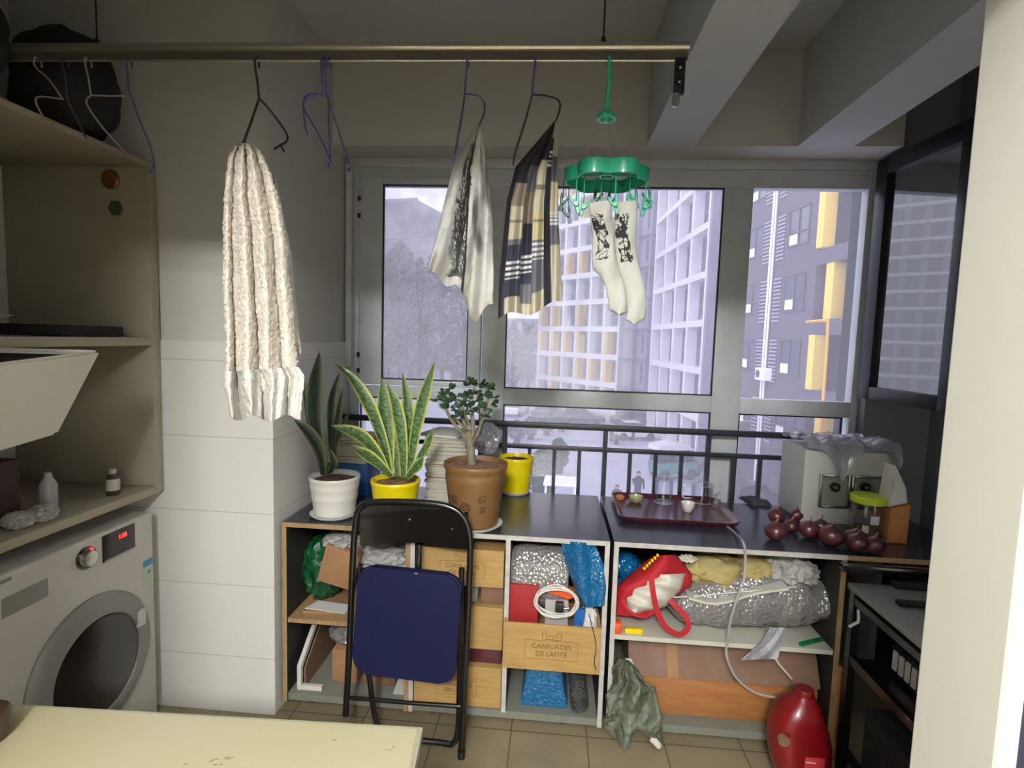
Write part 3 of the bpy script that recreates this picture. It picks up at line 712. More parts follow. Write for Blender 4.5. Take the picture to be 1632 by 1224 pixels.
# long bubble wrapped parcel
b = BM(); rows = []
prof = [(1062, 962, 4), (1085, 958, 28), (1110, 957, 36), (1150, 955, 42), (1200, 950, 47), (1240, 953, 44), (1268, 955, 40), (1285, 958, 32), (1300, 956, 30), (1312, 954, 28), (1322, 958, 12)]
n = 26
for (px, py, h) in smooth([(a, c, d) for a, c, d in prof], 5):
    c_ = at(px, py, y=2.14); hz = h/ppm(2.14); row = []
    cz = max(c_.z, Z3+hz*.86)
    for i in range(n):
        a = 2*PI*i/n; k = 1+.10*noise.noise(Vector((px*.06, math.cos(a)*2.5, math.sin(a)*2.5)))
        row.append(b.verts.new((c_.x, 2.14+.085*min(1, hz*20)*k*math.cos(a), max(Z3, cz+hz*k*math.sin(a)))))
    rows.append(row)
for A, B in zip(rows, rows[1:]):
    for k in range(n): b.faces.new((A[k], A[(k+1) % n], B[(k+1) % n], B[k]))
b.faces.new(rows[0]); b.faces.new(rows[-1][::-1])
pk = root('bubble_wrap_parcel', (at(1200, 950, y=2.14).x, 2.14, Z3), 'long parcel in clear bubble wrap lying across the white shelf', 'parcel')
part('wrapping', b, 'bubble_clear', pk)
b = BM(); ribbon(b, [at(1066, 952, y=2.055), at(1110, 950, y=2.05), at(1180, 943, y=2.045), at(1270, 935, y=2.05)], .004); part('tape_edge', b, 'cable_white', pk)
b = BM(); garment(b, [(1228, 1000), (1214, 1022), (1180, 1052)], [(1252, 1000), (1246, 1022), (1240, 1050)], 1.985, .012, lambda u, v: .006*math.sin(u*12+v*5), 14, 16); part('loose_tail', b, 'bag_clear', pk)
# core of the parcel
# yellow cushion, white mat, grey rag
b = BM(); P = [at(px, py, y=2.13) for px, py in ((1088, 935), (1120, 943), (1150, 940), (1190, 928), (1240, 921))]
rows = []
for p in smooth(P, 5):
    rows.append([b.verts.new(p+Vector((0, -.10, -.004))), b.verts.new(p+Vector((0, -.10, .006))), b.verts.new(p+Vector((0, .12, .006))), b.verts.new(p+Vector((0, .12, -.004)))])
for A, B in zip(rows, rows[1:]):
    for k in range(4): b.faces.new((A[k], A[(k+1) % 4], B[(k+1) % 4], B[k]))
b.faces.new(rows[0]); b.faces.new(rows[-1][::-1])
thing('white_mat', b, 'white_plastic', 'curved white mat between the bubble wrap parcel and the yellow cushion', 'mat')
b = BM(); q = at(1140, 912, y=2.15); blob(b, (q.x, 2.17, q.z+.006), (.135, .09, .062), .22, 2.2, 41); q2 = at(1205, 905, y=2.17); blob(b, (q2.x-.01, 2.17, q2.z+.003), (.085, .08, .055), .18, 2.4, 43)
thing('cloth_cushion', b, 'cream_cloth', 'folded yellow cloth lying on the white mat above the parcel', 'cloth')
b = BM(); q = at(1096, 890, y=2.10); blob(b, q, (.03, .02, .014), .4, 3, 2); thing('cloth_tag', b, 'white_cloth', 'white knotted tape at the top left of the yellow cloth', 'tape')
b = BM(); q = at(1262, 912, y=2.13); blob(b, (q.x, 2.15, q.z), (.078, .06, .052), .55, 2.6, 44, sharp=True, sub=5); thing('rag', b, 'paper_grey', 'crumpled pale grey rag on the right end of the bubble wrap parcel', 'rag')
b = BM(); a_ = at(1276, 1021, y=2.03); c_ = at(1318, 1006, y=2.09); a_.z = c_.z = Z3
prism(b, [(a_.x, a_.y-.012), (c_.x, c_.y-.012), (c_.x+.006, c_.y), (c_.x, c_.y+.012), (a_.x, a_.y+.012), (a_.x-.006, a_.y)], 'z', Z3, Z3+.006, bev=.001)
thing('green_strip', b, 'green_strip', 'green plastic strip on the right end of the white shelf', 'strip')
# long wooden box with a cardboard top below
q0 = at(1018, 1100, y=2.07); q1 = at(1304, 1100, y=2.07); zt2 = at(1150, 1082, y=2.07).z
b = BM(); box(b, q0.x, q1.x, 2.07, 2.42, ZBot, zt2, bev=.003); bx_ = thing('wooden_box', b, 'orange_wood', 'long knotty wooden box at the bottom of the right cabinet', 'box')
b = BM(); prism(b, [(2.05, zt2+.001), (2.42, zt2+.001), (2.42, zsC-.06), (2.12, zsC-.045)], 'x', q0.x-.045, q1.x, bev=.003)
cb = root('cardboard_carton', ((q0.x+q1.x)/2, 2.2, zt2+.001), 'brown carton wrapped in clear film lying on the long wooden box', 'carton'); part('carton', b, 'cardboard_dark', cb)
b = BM(); prism(b, [(2.046, zt2+.002), (2.118, zsC-.044), (2.122, zsC-.044), (2.05, zt2+.002)], 'x', at(1062, 1050, y=2.08).x, at(1080, 1050, y=2.08).x); part('packing_tape', b, 'cardboard', cb)
b = BM(); p = at(1003, 1054, y=2.075); prism(b, [(p.x-.018, p.z+.015), (p.x+.006, p.z+.016), (p.x+.02, p.z-.014), (p.x-.004, p.z-.008)], 'y', 2.066, 2.070); part('sticker', b, 'paper_white', cb)
# grey-green garment spilling out
b = BM(); garment(b, [(984, 1048), (972, 1062), (976, 1085), (962, 1105), (966, 1130), (960, 1150), (970, 1168)], [(1000, 1050), (1016, 1066), (1024, 1082), (1042, 1092), (1046, 1120), (1054, 1140), (1050, 1182)], 1.98, .08, lambda u, v: .024*math.sin(u*13+v*7)+.014*math.sin(v*15+u*6), 60, 60, bottom=lambda u: 16*math.sin(u*7)-6*math.sin(u*15))
for v in b.verts:
    n_ = (.5-abs(noise.noise(v.co*16)))*.030+(.5-abs(noise.noise(v.co*38)))*.012; v.co += Vector((n_*.3, -n_, n_*.2)); v.co.z = max(v.co.z, .004)
thing('grey_green_jacket', b, 'grey_cloth', 'grey-green nylon jacket spilling out at the bottom left of the right cabinet', 'jacket')
b = BM(); p0 = at(1037, 1176, y=1.95); p1 = at(1052, 1191, y=1.94); tube(b, smooth([p0, (p0+p1)/2+Vector((0, 0, .003)), p1], 4), [.010, .012, .013, .013, .013, .013, .013, .012, .008], 12); thing('shoe_tip', b, 'white_cloth', 'pale rounded end poking out under the grey-green jacket', 'cloth end')

# clear hose from the tray down past the shelf
b = BM(); tube(b, smooth([at(1153, 834, z=ZT+.006), at(1172, 850, z=ZT+.007), at(1184, 864, y=1.988), at(1188, 885, y=1.98), at(1186, 920, y=1.972), at(1176, 950, y=1.972), at(1165, 985, y=1.975), at(1160, 1020, y=1.985), at(1158, 1045, y=1.99), at(1172, 1078, y=1.99), at(1200, 1102, y=1.99), at(1235, 1111, y=1.99), at(1265, 1106, y=1.992)], 8), .0048, 8)
thing('clear_hose', b, 'cable_clear', 'clear plastic hose hanging from the tray down in front of the right cabinet', 'hose')
b = BM(); tube(b, smooth([at(1236, 1050, y=1.985), at(1243, 1060, y=1.983), at(1256, 1075, y=1.99), at(1262, 1082, y=1.992)], 4), .003, 6); thing('white_strap', b, 'cable_white', 'short white strap hanging below the tail of the parcel', 'strap')
# ================================================================== ON THE COUNTER
def pot(px0, px1, pyr, pxb0, pxb1, pyb, mat, label, soil, ribs=(), saucer=None, flange=0, name='plant_pot', cat='potted plant'):
    """rim centre line pyr, foot pyb on the counter"""
    c = at((pxb0+pxb1)/2, pyb, z=ZT+.006); s = 1/ppm(c.y)
    c = Vector((c.x, c.y, ZT)); z0 = .010 if saucer else 0
    rb = (pxb1-pxb0)/2*s; rt_ = (px1-px0)/2*s
    ct = at((px0+px1)/2, pyr, y=c.y); h = ct.z-ZT
    t = root(name, c, label, cat)
    prof = [(0, z0), (rb*.96, z0), (rb, z0+.004)]
    for k in range(1, 24):
        u = k/24; r = rb+(rt_-rb)*u
        for (a, wd, am) in ribs: r += am*math.exp(-((u-a)/wd)**2)
        prof.append((r, z0+(h-z0)*u))
    if flange: prof = [p for p in prof if p[1] < h-.045] + [(rb+(rt_-rb)*.75, h-.045), (rb+(rt_-rb)*.75+.0, h-.036), (rt_*.93, h-.030), (rt_*.99, h-.018)]
    prof += [(rt_, h-.004), (rt_-.002, h), (rt_-.006, h), (rt_-.008, h-.006), (rt_*.86, h-.03), (0, h-.03)]
    b = BM(); lathe(b, prof, c, 48); part('pot', b, mat, t)
    b = BM(); lathe(b, [(rt_*.9, h-.020), (rt_*.6, h-.015), (rt_*.3, h-.013), (0, h-.012)], c, 32); 
    for v in b.verts: v.co.z += .004*noise.noise(v.co*60)
    part('soil', b, soil, t)
    if saucer:
        R_ = saucer*s; b = BM(); lathe(b, [(0, 0), (R_*.85, 0), (R_*.97, .008), (R_, .014), (R_-.003, .0145), (R_*.84, .009), (0, .009)], c, 40); part('saucer', b, 'pot_white', t)
    return t, c, h, rt_
def blade(t, pxs, wd, y0, y1, seed=0, dark=False, twist=0.0, nm='leaf'):
    """one sword leaf through pixel points base..tip between depths y0 and y1"""
    n = len(pxs); P = [at(px, py, y=y0+(y1-y0)*i/(n-1)) for i, (px, py) in enumerate(pxs)]
    P = smooth([(*p,) for p in P], max(2, 84//(n-1))); N = len(P)
    b = BM(); lu = b.verts.layers.float.new('u'); lv = b.verts.layers.float.new('v'); rows = []
    L = sum((P[i+1]-P[i]).length for i in range(N-1)); K = 14; d = 0
    for i, p in enumerate(P):
        if i: d += (p-P[i-1]).length
        v = d/L; tg = (P[min(i+1, N-1)]-P[max(i-1, 0)]).normalized()
        ang = twist*(v-.3); s = tg.cross(Vector((math.sin(ang), math.cos(ang), 0))).normalized(); nn = s.cross(tg)
        w_ = wd/2*(min(1, .50+.9*v) if v < .55 else 1)*(1-max(0, (v-.62)/.38)**1.8); w_ = max(w_, .0006)
        row = []
        for j in range(K):   # closed lens section, channelled
            a = 2*PI*j/K; cx_ = math.cos(a); th = .0025*math.sin(a)
            vt = b.verts.new(p+s*(cx_*w_)+nn*(th+.22*w_*cx_*cx_)); vt[lu] = cx_; vt[lv] = v*L; row.append(vt)
        rows.append(row)
    for A, B in zip(rows, rows[1:]):
        for k in range(K): b.faces.new((A[k], A[(k+1) % K], B[(k+1) % K], B[k]))
    b.faces.new(rows[0]); b.faces.new(rows[-1][::-1])
    # denser mesh so that the bands read
    o = part(nm, b, 'leaf', t)
    def col(u, v, co):
        g = noise.noise(Vector((u*2.2, v*150+seed*9, seed)))+.6*noise.noise(Vector((u*5, v*260, seed+5)))
        A, B = ((44, 62, 46), (28, 42, 34)) if dark else ((98, 128, 74), (34, 58, 38))
        k = min(1, max(0, .5+1.6*g)); c = [A[i]+(B[i]-A[i])*k for i in range(3)]
        if abs(u) > .68: 
            e = (150, 158, 92) if dark else (196, 204, 96); q = min(1, (abs(u)-.68)/.12)
            if dark: q *= .7
            c = [c[i]+(e[i]-c[i])*q for i in range(3)]
        return c
    paint(o, col); return o
w1, c_w, hw_, rw = pot(495, 577, 757, 501, 566, 818, 'pot_white', 'snake plant with dark upright leaves in a ribbed white pot', 'soil', ribs=((.15, .1, .001), (.45, .08, .002), (.72, .07, .002), (.93, .06, .002)), saucer=40)
yy = c_w.y
blade(w1, [(518, 752), (505, 700), (500, 640), (509, 560)], 30/ppm(yy), yy, yy-.02, 1, True)
blade(w1, [(532, 745), (528, 700), (530, 640), (541, 592)], 19/ppm(yy), yy+.03, yy+.05, 2, True)
blade(w1, [(515, 757), (508, 720), (492, 690), (468, 668)], 22/ppm(yy), yy-.03, yy-.12, 3, True)
blade(w1, [(512, 748), (498, 700), (490, 650), (483, 602)], 13/ppm(yy), yy+.02, yy+.06, 4, True)
blade(w1, [(536, 746), (534, 716), (541, 690), (556, 657)], 11/ppm(yy), yy, yy-.03, 5, True)
blade(w1, [(530, 742), (533, 690), (540, 660), (546, 618)], 12/ppm(yy), yy+.03, yy+.03, 6, True)
blade(w1, [(520, 758), (528, 748), (531, 735), (526, 715)], 12/ppm(yy), yy-.02, yy-.05, 7, True)
y1_, c_y, hy, ry_ = pot(590, 671, 763, 598, 662, 822, 'pot_yellow', 'snake plant with yellow-edged leaves in a bright yellow pot behind the chair', 'soil_light', ribs=((.3, .06, .001), (.6, .06, .001), (.93, .06, .002)), saucer=38)
yy = c_y.y
for i, (ps, wd, a, c_) in enumerate((
    ([(622, 760), (612, 710), (590, 650), (562, 604), (533, 578)], 22, 0, -.05), ([(620, 757), (618, 700), (612, 650), (609, 602)], 27, .02, .03),
    ([(643, 760), (641, 710), (632, 650), (617, 610)], 22, -.01, -.03), ([(655, 760), (653, 700), (649, 640), (641, 592)], 19, .02, .03),
    ([(650, 762), (660, 700), (673, 640), (693, 576)], 21, .01, -.02), ([(618, 756), (600, 722), (570, 692), (527, 678)], 22, -.03, -.16),
    ([(624, 760), (606, 742), (585, 726), (560, 710)], 20, -.03, -.13), ([(657, 756), (668, 730), (680, 710), (692, 680)], 13, .0, -.06),
    ([(648, 763), (656, 752), (665, 742), (675, 728)], 17, -.03, -.07), ([(634, 760), (630, 720), (628, 690), (622, 655)], 18, .03, .04),
    ([(652, 758), (652, 710), (654, 680), (655, 632)], 11, .04, .05))):
    blade(y1_, ps, wd/ppm(yy), yy+a, yy+c_, 20+i)
t1, c_t, ht, rt1 = pot(703, 808, 736, 718, 794, 834, 'terracotta', 'jade plant in a large round terracotta pot with printed characters', 'soil_light', saucer=46, flange=1)
yy = c_t.y
def on_pot(s, px, py, size):
    p = at(px, py, y=c_t.y); zz_ = p.z-ZT; rb = 38/ppm(c_t.y); r = rb+(rt1-rb)*(zz_-.01)/ht
    ax_ = math.asin(max(-.9, min(.9, (p.x-c_t.x)/r))); ang = ax_
    b = text_bm(s, size, (0, 0, 0), (1, 0, 0), (0, 1, 0), depth=.0, bold=size*.010)
    for v in b.verts:
        a = ang+v.co.x/r; hgt = p.z+v.co.y-size*.35; rr2 = rb+(rt1-rb)*(hgt-ZT-.01)/ht+.0012
        v.co = Vector((c_t.x+rr2*math.sin(a), c_t.y-rr2*math.cos(a), hgt))
    part('printed_characters', b, 'terracotta_print', t1, sm=False)
on_pot('發', 731, 786, .038); on_pot('財', 731, 808, .038); on_pot('恭', 774, 785, .038); on_pot('喜', 774, 801, .030)
p = at(748, 797, y=c_t.y); rb = 38/ppm(c_t.y)
for R_, tr in ((.019, .0022), (.010, .0018)):
    b = BM(); P = []
    for k in range(28):
        a = 2*PI*k/28; X = R_*math.cos(a); hgt = p.z+R_*math.sin(a); r = rb+(rt1-rb)*(hgt-ZT-.01)/ht+.0006; g = math.asin((p.x-c_t.x)/r)+X/r
        P.append((c_t.x+r*math.sin(g), c_t.y-r*math.cos(g), hgt))
    tube(b, P, tr, 5, closed=True); part('printed_ring', b, 'terracotta_print', t1)
# jade plant
def br(b, pts, r0, r1):
    P = smooth([at(px, py, y=c_t.y+d) for px, py, d in pts], 4); N = len(P); tube(b, P, [r0+(r1-r0)*i/(N-1) for i in range(N)], 8); return P[-1]
b = BM()
tips = []
br(b, [(752, 740, 0), (750, 720, 0), (748, 700, 0), (744, 686, -.01)], .018, .013)
for pts, r0, r1 in (([(748, 704, 0), (736, 690, -.02), (724, 676, -.03), (712, 655, -.04), (706, 640, -.04)], .011, .005), ([(749, 702, 0), (742, 680, .01), (736, 662, .02), (728, 640, .02), (720, 626, .03)], .010, .005),
    ([(750, 705, 0), (754, 685, -.01), (752, 660, -.02), (750, 640, -.02), (756, 618, -.02)], .011, .005), ([(752, 705, 0), (764, 688, .01), (768, 668, .03), (774, 648, .03), (780, 628, .04)], .011, .005),
    ([(752, 708, 0), (762, 690, -.03), (766, 676, -.04), (772, 664, -.05)], .008, .004), ([(742, 684, -.01), (730, 672, -.03), (722, 664, -.05)], .006, .004), ([(750, 680, 0), (742, 664, -.03), (738, 650, -.05)], .007, .004), ([(744, 690, 0), (736, 700, -.03), (728, 698, -.05)], .004, .003)):
    br(b, pts, r0, r1)
part('trunk', b, 'jade_stem', t1)
b = BM(); rng = random.Random(3)
cl_ = [(698, 635, -.04), (708, 628, -.04), (715, 642, -.05), (718, 620, .03), (728, 632, .02), (724, 650, -.03), (736, 645, -.05), (742, 632, -.02), (752, 612, -.02), (764, 614, .0), (756, 628, -.03), (748, 648, -.04), (762, 640, .02), (772, 630, .03), (782, 620, .04), (785, 634, .04), (770, 650, .0), (758, 655, -.04), (740, 660, -.04), (710, 652, -.04), (774, 664, -.05), (730, 664, -.05), (784, 645, .03)]
for (px, py, d) in cl_:
    c_ = at(px, py, y=c_t.y+d)
    for k in range(5):
        a = rng.uniform(0, 2*PI); el = rng.uniform(-.3, 1.1); dr = Vector((math.cos(a)*math.cos(el), math.sin(a)*math.cos(el), math.sin(el)))
        L_ = rng.uniform(.026, .038); wd = L_*.58; sd = dr.cross(Vector((rng.uniform(-.4, .4), rng.uniform(-.4, .4), 1))).normalized(); nn = dr.cross(sd)
        t_ = bmesh.ops.create_icosphere(b, subdivisions=2, radius=1)
        for v in t_['verts']:
            q = v.co.copy(); s_ = q.x*.5+.5; wv = wd*(.45+.75*s_-.25*s_*s_)
            v.co = c_+dr*(L_*s_*1.05)+sd*(q.y*wv*.8)+nn*(q.z*.0035+.006*(q.y*q.y))
part('leaves', b, 'jade_leaf', t1, kind='stuff')
t2, c_2, h2, r2 = pot(792, 848, 727, 800, 843, 783, 'pot_yellow', 'yellow pot of bare earth standing behind the terracotta pot', 'soil', ribs=((.5, .1, .001), (.93, .06, .002)), saucer=24, cat='plant pot')

# books and papers
def book(x0_, x1_, y0_, y1_, z, t_, rot, label, cover='paper_grey', grp=None):
    o = root('book', ((x0_+x1_)/2, (y0_+y1_)/2, z), label, 'book', grp); ce = ((x0_+x1_)/2, (y0_+y1_)/2, z); R3 = Matrix.Rotation(rot, 3, 'Z')
    b = BM(); box(b, x0_+.002, x1_-.002, y0_+.003, y1_-.003, z+.0012, z+t_-.0012); bmesh.ops.rotate(b, cent=ce, matrix=R3, verts=b.verts); part('pages', b, 'paper', o, sm=False)
    b = BM(); box(b, x0_, x1_, y0_, y1_, z, z+.0012); box(b, x0_, x1_, y0_, y1_, z+t_-.0012, z+t_-.0001); bmesh.ops.rotate(b, cent=ce, matrix=R3, verts=b.verts); part('cover', b, cover, o, sm=False)
bl = at(682, 800, y=2.42); br_ = at(740, 800, y=2.42)
z = ZT; rng = random.Random(11); ztop = at(700, 692, y=2.44).z; k = 0
hts = []
while z < ztop-.01:
    t_ = rng.uniform(.008, .020); hts.append((z, t_)); z += t_
for k, (z_, t_) in enumerate(hts):
    dx_ = rng.uniform(-.006, .006); rel = 'lowest' if k == 0 else ('topmost' if k == len(hts)-1 else 'inner')
    ORD = ['', 'second', 'third', 'fourth', 'fifth', 'sixth', 'seventh', 'eighth', 'ninth', 'tenth', 'eleventh', 'twelfth', 'thirteenth', 'fourteenth', 'fifteenth', 'sixteenth', 'seventeenth', 'eighteenth', 'nineteenth', 'twentieth', 'twenty-first', 'twenty-second', 'twenty-third', 'twenty-fourth', 'twenty-fifth']; lb = {'lowest': 'lowest book of the tall stack behind the terracotta pot', 'topmost': 'topmost book of the tall stack behind the terracotta pot', 'inner': ORD[k]+' book from the bottom of the tall stack behind the terracotta pot'}[rel]
    book(bl.x+dx_, bl.x+.19+dx_, 2.36+rng.uniform(-.005, .01), 2.58, z_, t_-.0003, rng.uniform(-.03, .03), lb, rng.choice(['paper_grey', 'paper', 'paper_white', 'cardboard']), 'books in the tall stack')
ztp = hts[-1][0]+hts[-1][1]
b = BM(); ribs_ = []
for j in range(3):
    pass
box(b, bl.x-.02, bl.x+.17, 2.36, 2.58, ztp+.001, ztp+.012, bev=.002); bmesh.ops.rotate(b, cent=(bl.x+.08, 2.46, ztp), matrix=Matrix.Rotation(-.25, 3, 'Z'), verts=b.verts); thing('notebook', b, 'paper_white', 'white notebook lying turned on top of the tall book stack', 'notebook')
q = at(775, 700, y=2.5); b = BM(); blob(b, (q.x, 2.52, q.z-.0), (.055, .05, .065), .35, 3, 51, sharp=True); 
for v in b.verts: pass
thing('plastic_bag', b, 'bag_clear', 'crumpled translucent bag leaning behind the jade plant trunk', 'bag')
# blue box with magazines behind the snake plants
qb = at(540, 790, y=2.42); qe = at(588, 790, y=2.42); zb_ = at(560, 735, y=2.42).z
b = BM(); box(b, qb.x-.07, qe.x+.0, 2.40, 2.60, ZT, zb_, bev=.006); thing('storage_box', b, 'blue_plastic', 'blue box behind the two snake plants', 'box')
z = zb_; 
for k in range(9):
    t_ = rng.uniform(.010, .017); lb = (ORD[k] if k else 'lowest')+' magazine from the bottom of the pile on the blue box' if k < 8 else 'topmost magazine on the blue box behind the snake plants'
    book(qb.x-.06, qe.x+.005+rng.uniform(-.02, .02), 2.38, 2.58, z, t_-.0003, rng.uniform(-.05, .05), lb, rng.choice(['paper_grey', 'cardboard', 'dark_cloth', 'paper_white']), 'magazines on the blue box'); z += t_

# tray with glasses
tc0 = at(970, 790, z=ZT); 
corners = [at(975, 788, z=ZT+.012), at(1147, 797, z=ZT+.012), at(1176, 838, z=ZT+.012), at(984, 831, z=ZT+.012)]
tx0 = (corners[0].x+corners[3].x)/2; tx1 = (corners[1].x+corners[2].x)/2; ty0 = (corners[2].y+corners[3].y)/2; ty1 = (corners[0].y+corners[1].y)/2
tcx, tcy, tw, td = (tx0+tx1)/2, (ty0+ty1)/2, tx1-tx0, ty1-ty0
b = BM(); loops = []
for (o_, z_) in ((-.022, ZT), (-.004, ZT+.016), (.0, ZT+.026), (-.004, ZT+.0275), (-.012, ZT+.024), (-.018, ZT+.014), (-.032, ZT+.008)):
    loops.append([b.verts.new((x_, y_, z_)) for x_, y_ in rrect(tw+2*o_, td+2*o_, .045+o_*.6, 6, tcx, tcy)])
for A, B in zip(loops, loops[1:]):
    for k in range(len(A)): b.faces.new((A[k], A[(k+1) % len(A)], B[(k+1) % len(A)], B[k]))
b.faces.new(loops[0]); b.faces.new(loops[-1][::-1])
thing('serving_tray', b, 'maroon', 'dark maroon rounded tray of tea things on the counter', 'tray')
ZY = ZT+.009
def cup(px, py, r, h, mat, label, name='cup', foot=.6, th=.003, y=None):
    c_ = at(px, py, z=ZY); c_.z = ZY
    b = BM(); lathe(b, [(0, 0), (r*foot, 0), (r*(foot+.12), h*.15), (r*.93, h*.6), (r, h), (r-th*.6, h), (r*.93-th, h*.6), (r*(foot+.1)-th, h*.2), (0, h*.14)], c_, 28); return thing(name, b, mat, label, 'cup')
cup(1096, 815, .031, .042, 'porcelain', 'small white porcelain teacup at the front of the tray', 'tea_cup', .5)
cup(1013, 800, .034, .030, 'celadon', 'shallow pale green tea bowl at the back left of the tray', 'tea_bowl', .5)
b = BM(); c_ = at(988, 795, z=ZY); lathe(b, [(0, 0), (.02, 0), (.022, .012), (.012, .02), (0, .021)], (c_.x, c_.y, ZY), 20); thing('jar_lid', b, 'kraft', 'small brown lid left of the pale green tea bowl', 'lid')
def tumbler(px, py, r, h, label, taper=1.0):
    c_ = at(px, py, z=ZY); c_.z = ZY; t = root('drinking_glass', c_, label, 'glass')
    b = BM(); lathe(b, [(0, 0), (r*taper*.96, 0), (r*taper, .003), (r, h), (r-.002, h), (r*taper-.0025, .008), (0, .008)], c_, 32); part('glass_body', b, 'glassware', t)
    b = BM(); P = [(c_.x+(r-.001)*math.cos(2*PI*k/32), c_.y+(r-.001)*math.sin(2*PI*k/32), ZY+h) for k in range(32)]; tube(b, P, .0016, 5, closed=True)
    P = [(c_.x+(r*taper-.002)*math.cos(2*PI*k/32), c_.y+(r*taper-.002)*math.sin(2*PI*k/32), ZY+.004) for k in range(32)]; tube(b, P, .0022, 5, closed=True); part('rim', b, 'glassware_rim', t)
    return t, c_
MT['glassware_rim'] = mk('glassware_rim', (214, 216, 224), .1, alpha=.5, spec=.9)
tumbler(1057, 801, .042, .115, 'straight clear drinking glass standing on the tray')
tj, cj = tumbler(1118, 800, .050, .085, 'clear glass teapot with side handle at the back right of the tray', 1.0)
b = BM(); tube(b, smooth([(cj.x-.05, cj.y, ZY+.07), (cj.x-.085, cj.y, ZY+.075), (cj.x-.088, cj.y, ZY+.02), (cj.x-.052, cj.y, ZY+.016)], 6), .005, 8); part('handle', b, 'glassware_rim', tj)
b = BM(); lathe(b, [(.050, .085), (.030, .10), (.012, .104), (.010, .118), (0, .12)], cj, 24); part('lid', b, 'glassware', tj)
b = BM(); tube(b, smooth([(cj.x+.048, cj.y, ZY+.04), (cj.x+.07, cj.y-.005, ZY+.06), (cj.x+.082, cj.y-.01, ZY+.082)], 5), .007, 8); part('spout', b, 'glassware_rim', tj)
c_ = at(1140, 806, z=ZY); b = BM(); lathe(b, [(0, 0), (.022, 0), (.026, .02), (.024, .034), (.022, .034), (.023, .02), (0, .004)], (c_.x, c_.y, ZY), 24); thing('tasting_glass', b, 'glassware', 'tiny clear tasting glass at the right edge of the tray', 'glass')

# dark wallet, onions, box, jar, paper bag
q = at(1203, 802, z=ZT); b = BM(); prism(b, [(q.x-.055, q.y+.06), (q.x+.045, q.y+.05), (q.x+.06, q.y-.045), (q.x-.035, q.y-.055)], 'z', ZT, ZT+.018, bev=.005)
bmesh.ops.subdivide_edges(b, edges=b.edges, cuts=3, use_grid_fill=True)
for v in b.verts:
    if v.co.z > ZT+.005: v.co.z += .012*noise.noise(v.co*25)
thing('folded_pouch', b, 'dark_cloth', 'dark folded pouch between the tray and the onions', 'pouch')
ons = [(1236, 846, .041), (1238, 822, .037), (1262, 838, .030), (1286, 842, .040), (1308, 838, .032), (1322, 852, .046), (1346, 856, .042), (1372, 866, .040), (1394, 872, .036), (1270, 820, .030), (1414, 884, .030)]
names = ['front left onion of the heap, nearest the tray', 'onion at the back left of the heap with its root up', 'small onion next right of the front left one', 'round onion in the middle of the heap, sprout up', 'small onion between two larger ones in the middle of the heap', 'largest onion, at the front centre of the heap', 'onion right of the largest one, left of the jar', 'onion in front of the lime-lidded jar', 'onion at the right of the jar front', 'small onion at the back of the heap against the cream box', 'rightmost onion, by the brown paper bag']
pos = []
for i, ((px, py, r), lb) in enumerate(zip(ons, names)):
    c_ = at(px, py, z=ZT+r*.9)
    for _ in range(30):
        for (p2, r2_) in pos:
            d = Vector((c_.x-p2.x, c_.y-p2.y, 0)); mn = (r+r2_)*1.02
            if d.length < mn: c_ += (d.normalized() if d.length > 1e-4 else Vector((1, 0, 0)))*(mn-d.length)*.6
    c_.y = max(c_.y, Y0+r+.01); pos.append((c_, r)); z0 = ZT
    t = root('red_onion', (c_.x, c_.y, z0), 'dark red '+lb, 'onion', 'onions heaped on the counter')
    b = BM(); lathe(b, [(0, 0), (r*.35, .001), (r*.8, r*.35), (r, r*.85), (r*.88, r*1.3), (r*.5, r*1.6), (r*.16, r*1.78), (.0, r*1.85)], (c_.x, c_.y, z0), 24, fn=lambda a, z, s=i: 1+.03*math.sin(a*3+s)); part('bulb', b, 'onion', t)
    b = BM(); tube(b, [(c_.x, c_.y, z0+r*1.75), (c_.x+.003, c_.y-.002, z0+r*1.75+.012), (c_.x+.008, c_.y, z0+r*1.75+.02)], [.005, .003, .001], 6); part('stem', b, 'cardboard_dark', t)
# cream box with socket plate
ca = at(1277, 806, y=2.36); cb_ = at(1424, 806, y=2.36)
zc0, zc1 = ZT, at(1270, 716, y=2.36).z
t = root('cream_box', ((ca.x+cb_.x)/2, 2.46, ZT), 'cream box with a steel socket plate under the plastic bag', 'box')
b = BM(); box(b, ca.x, cb_.x, 2.36, 2.60, zc0, zc1, bev=.006); part('casing', b, 'cream_box', t)
pa, pb = at(1306, 764, y=2.355), at(1402, 806, y=2.355)
zp1, zp0 = at(1350, 757, y=2.355).z, at(1350, 810, y=2.355).z
b = BM()
for (xx0, xx1) in ((pa.x, (pa.x+pb.x)/2-.002), ((pa.x+pb.x)/2+.002, pb.x)):
    fr = .010
    for r_ in ((xx0, xx0+fr, zp0, zp1), (xx1-fr, xx1, zp0, zp1), (xx0+fr, xx1-fr, zp0, zp0+fr), (xx0+fr, xx1-fr, zp1-fr, zp1)): box(b, r_[0], r_[1], 2.345, 2.36, r_[2], r_[3], bev=.002)
pp_ = part('plate_frame', b, 'steel', t)
b = BM(); box(b, pa.x+.008, pb.x-.008, 2.353, 2.3605, zp0+.008, zp1-.008); part('plate_face', b, 'board_grey', pp_)
for px in (1330, 1378):
    q = at(px, 776, y=2.35); b = BM(); tube(b, [(q.x, 2.356, q.z), (q.x, 2.340, q.z)], .020, 20); o = part('knob', b, 'black_metal', t)
    b = BM(); tube(b, [(q.x, 2.340, q.z), (q.x, 2.334, q.z)], .009, 16); part('knob_cap', b, 'steel', o)
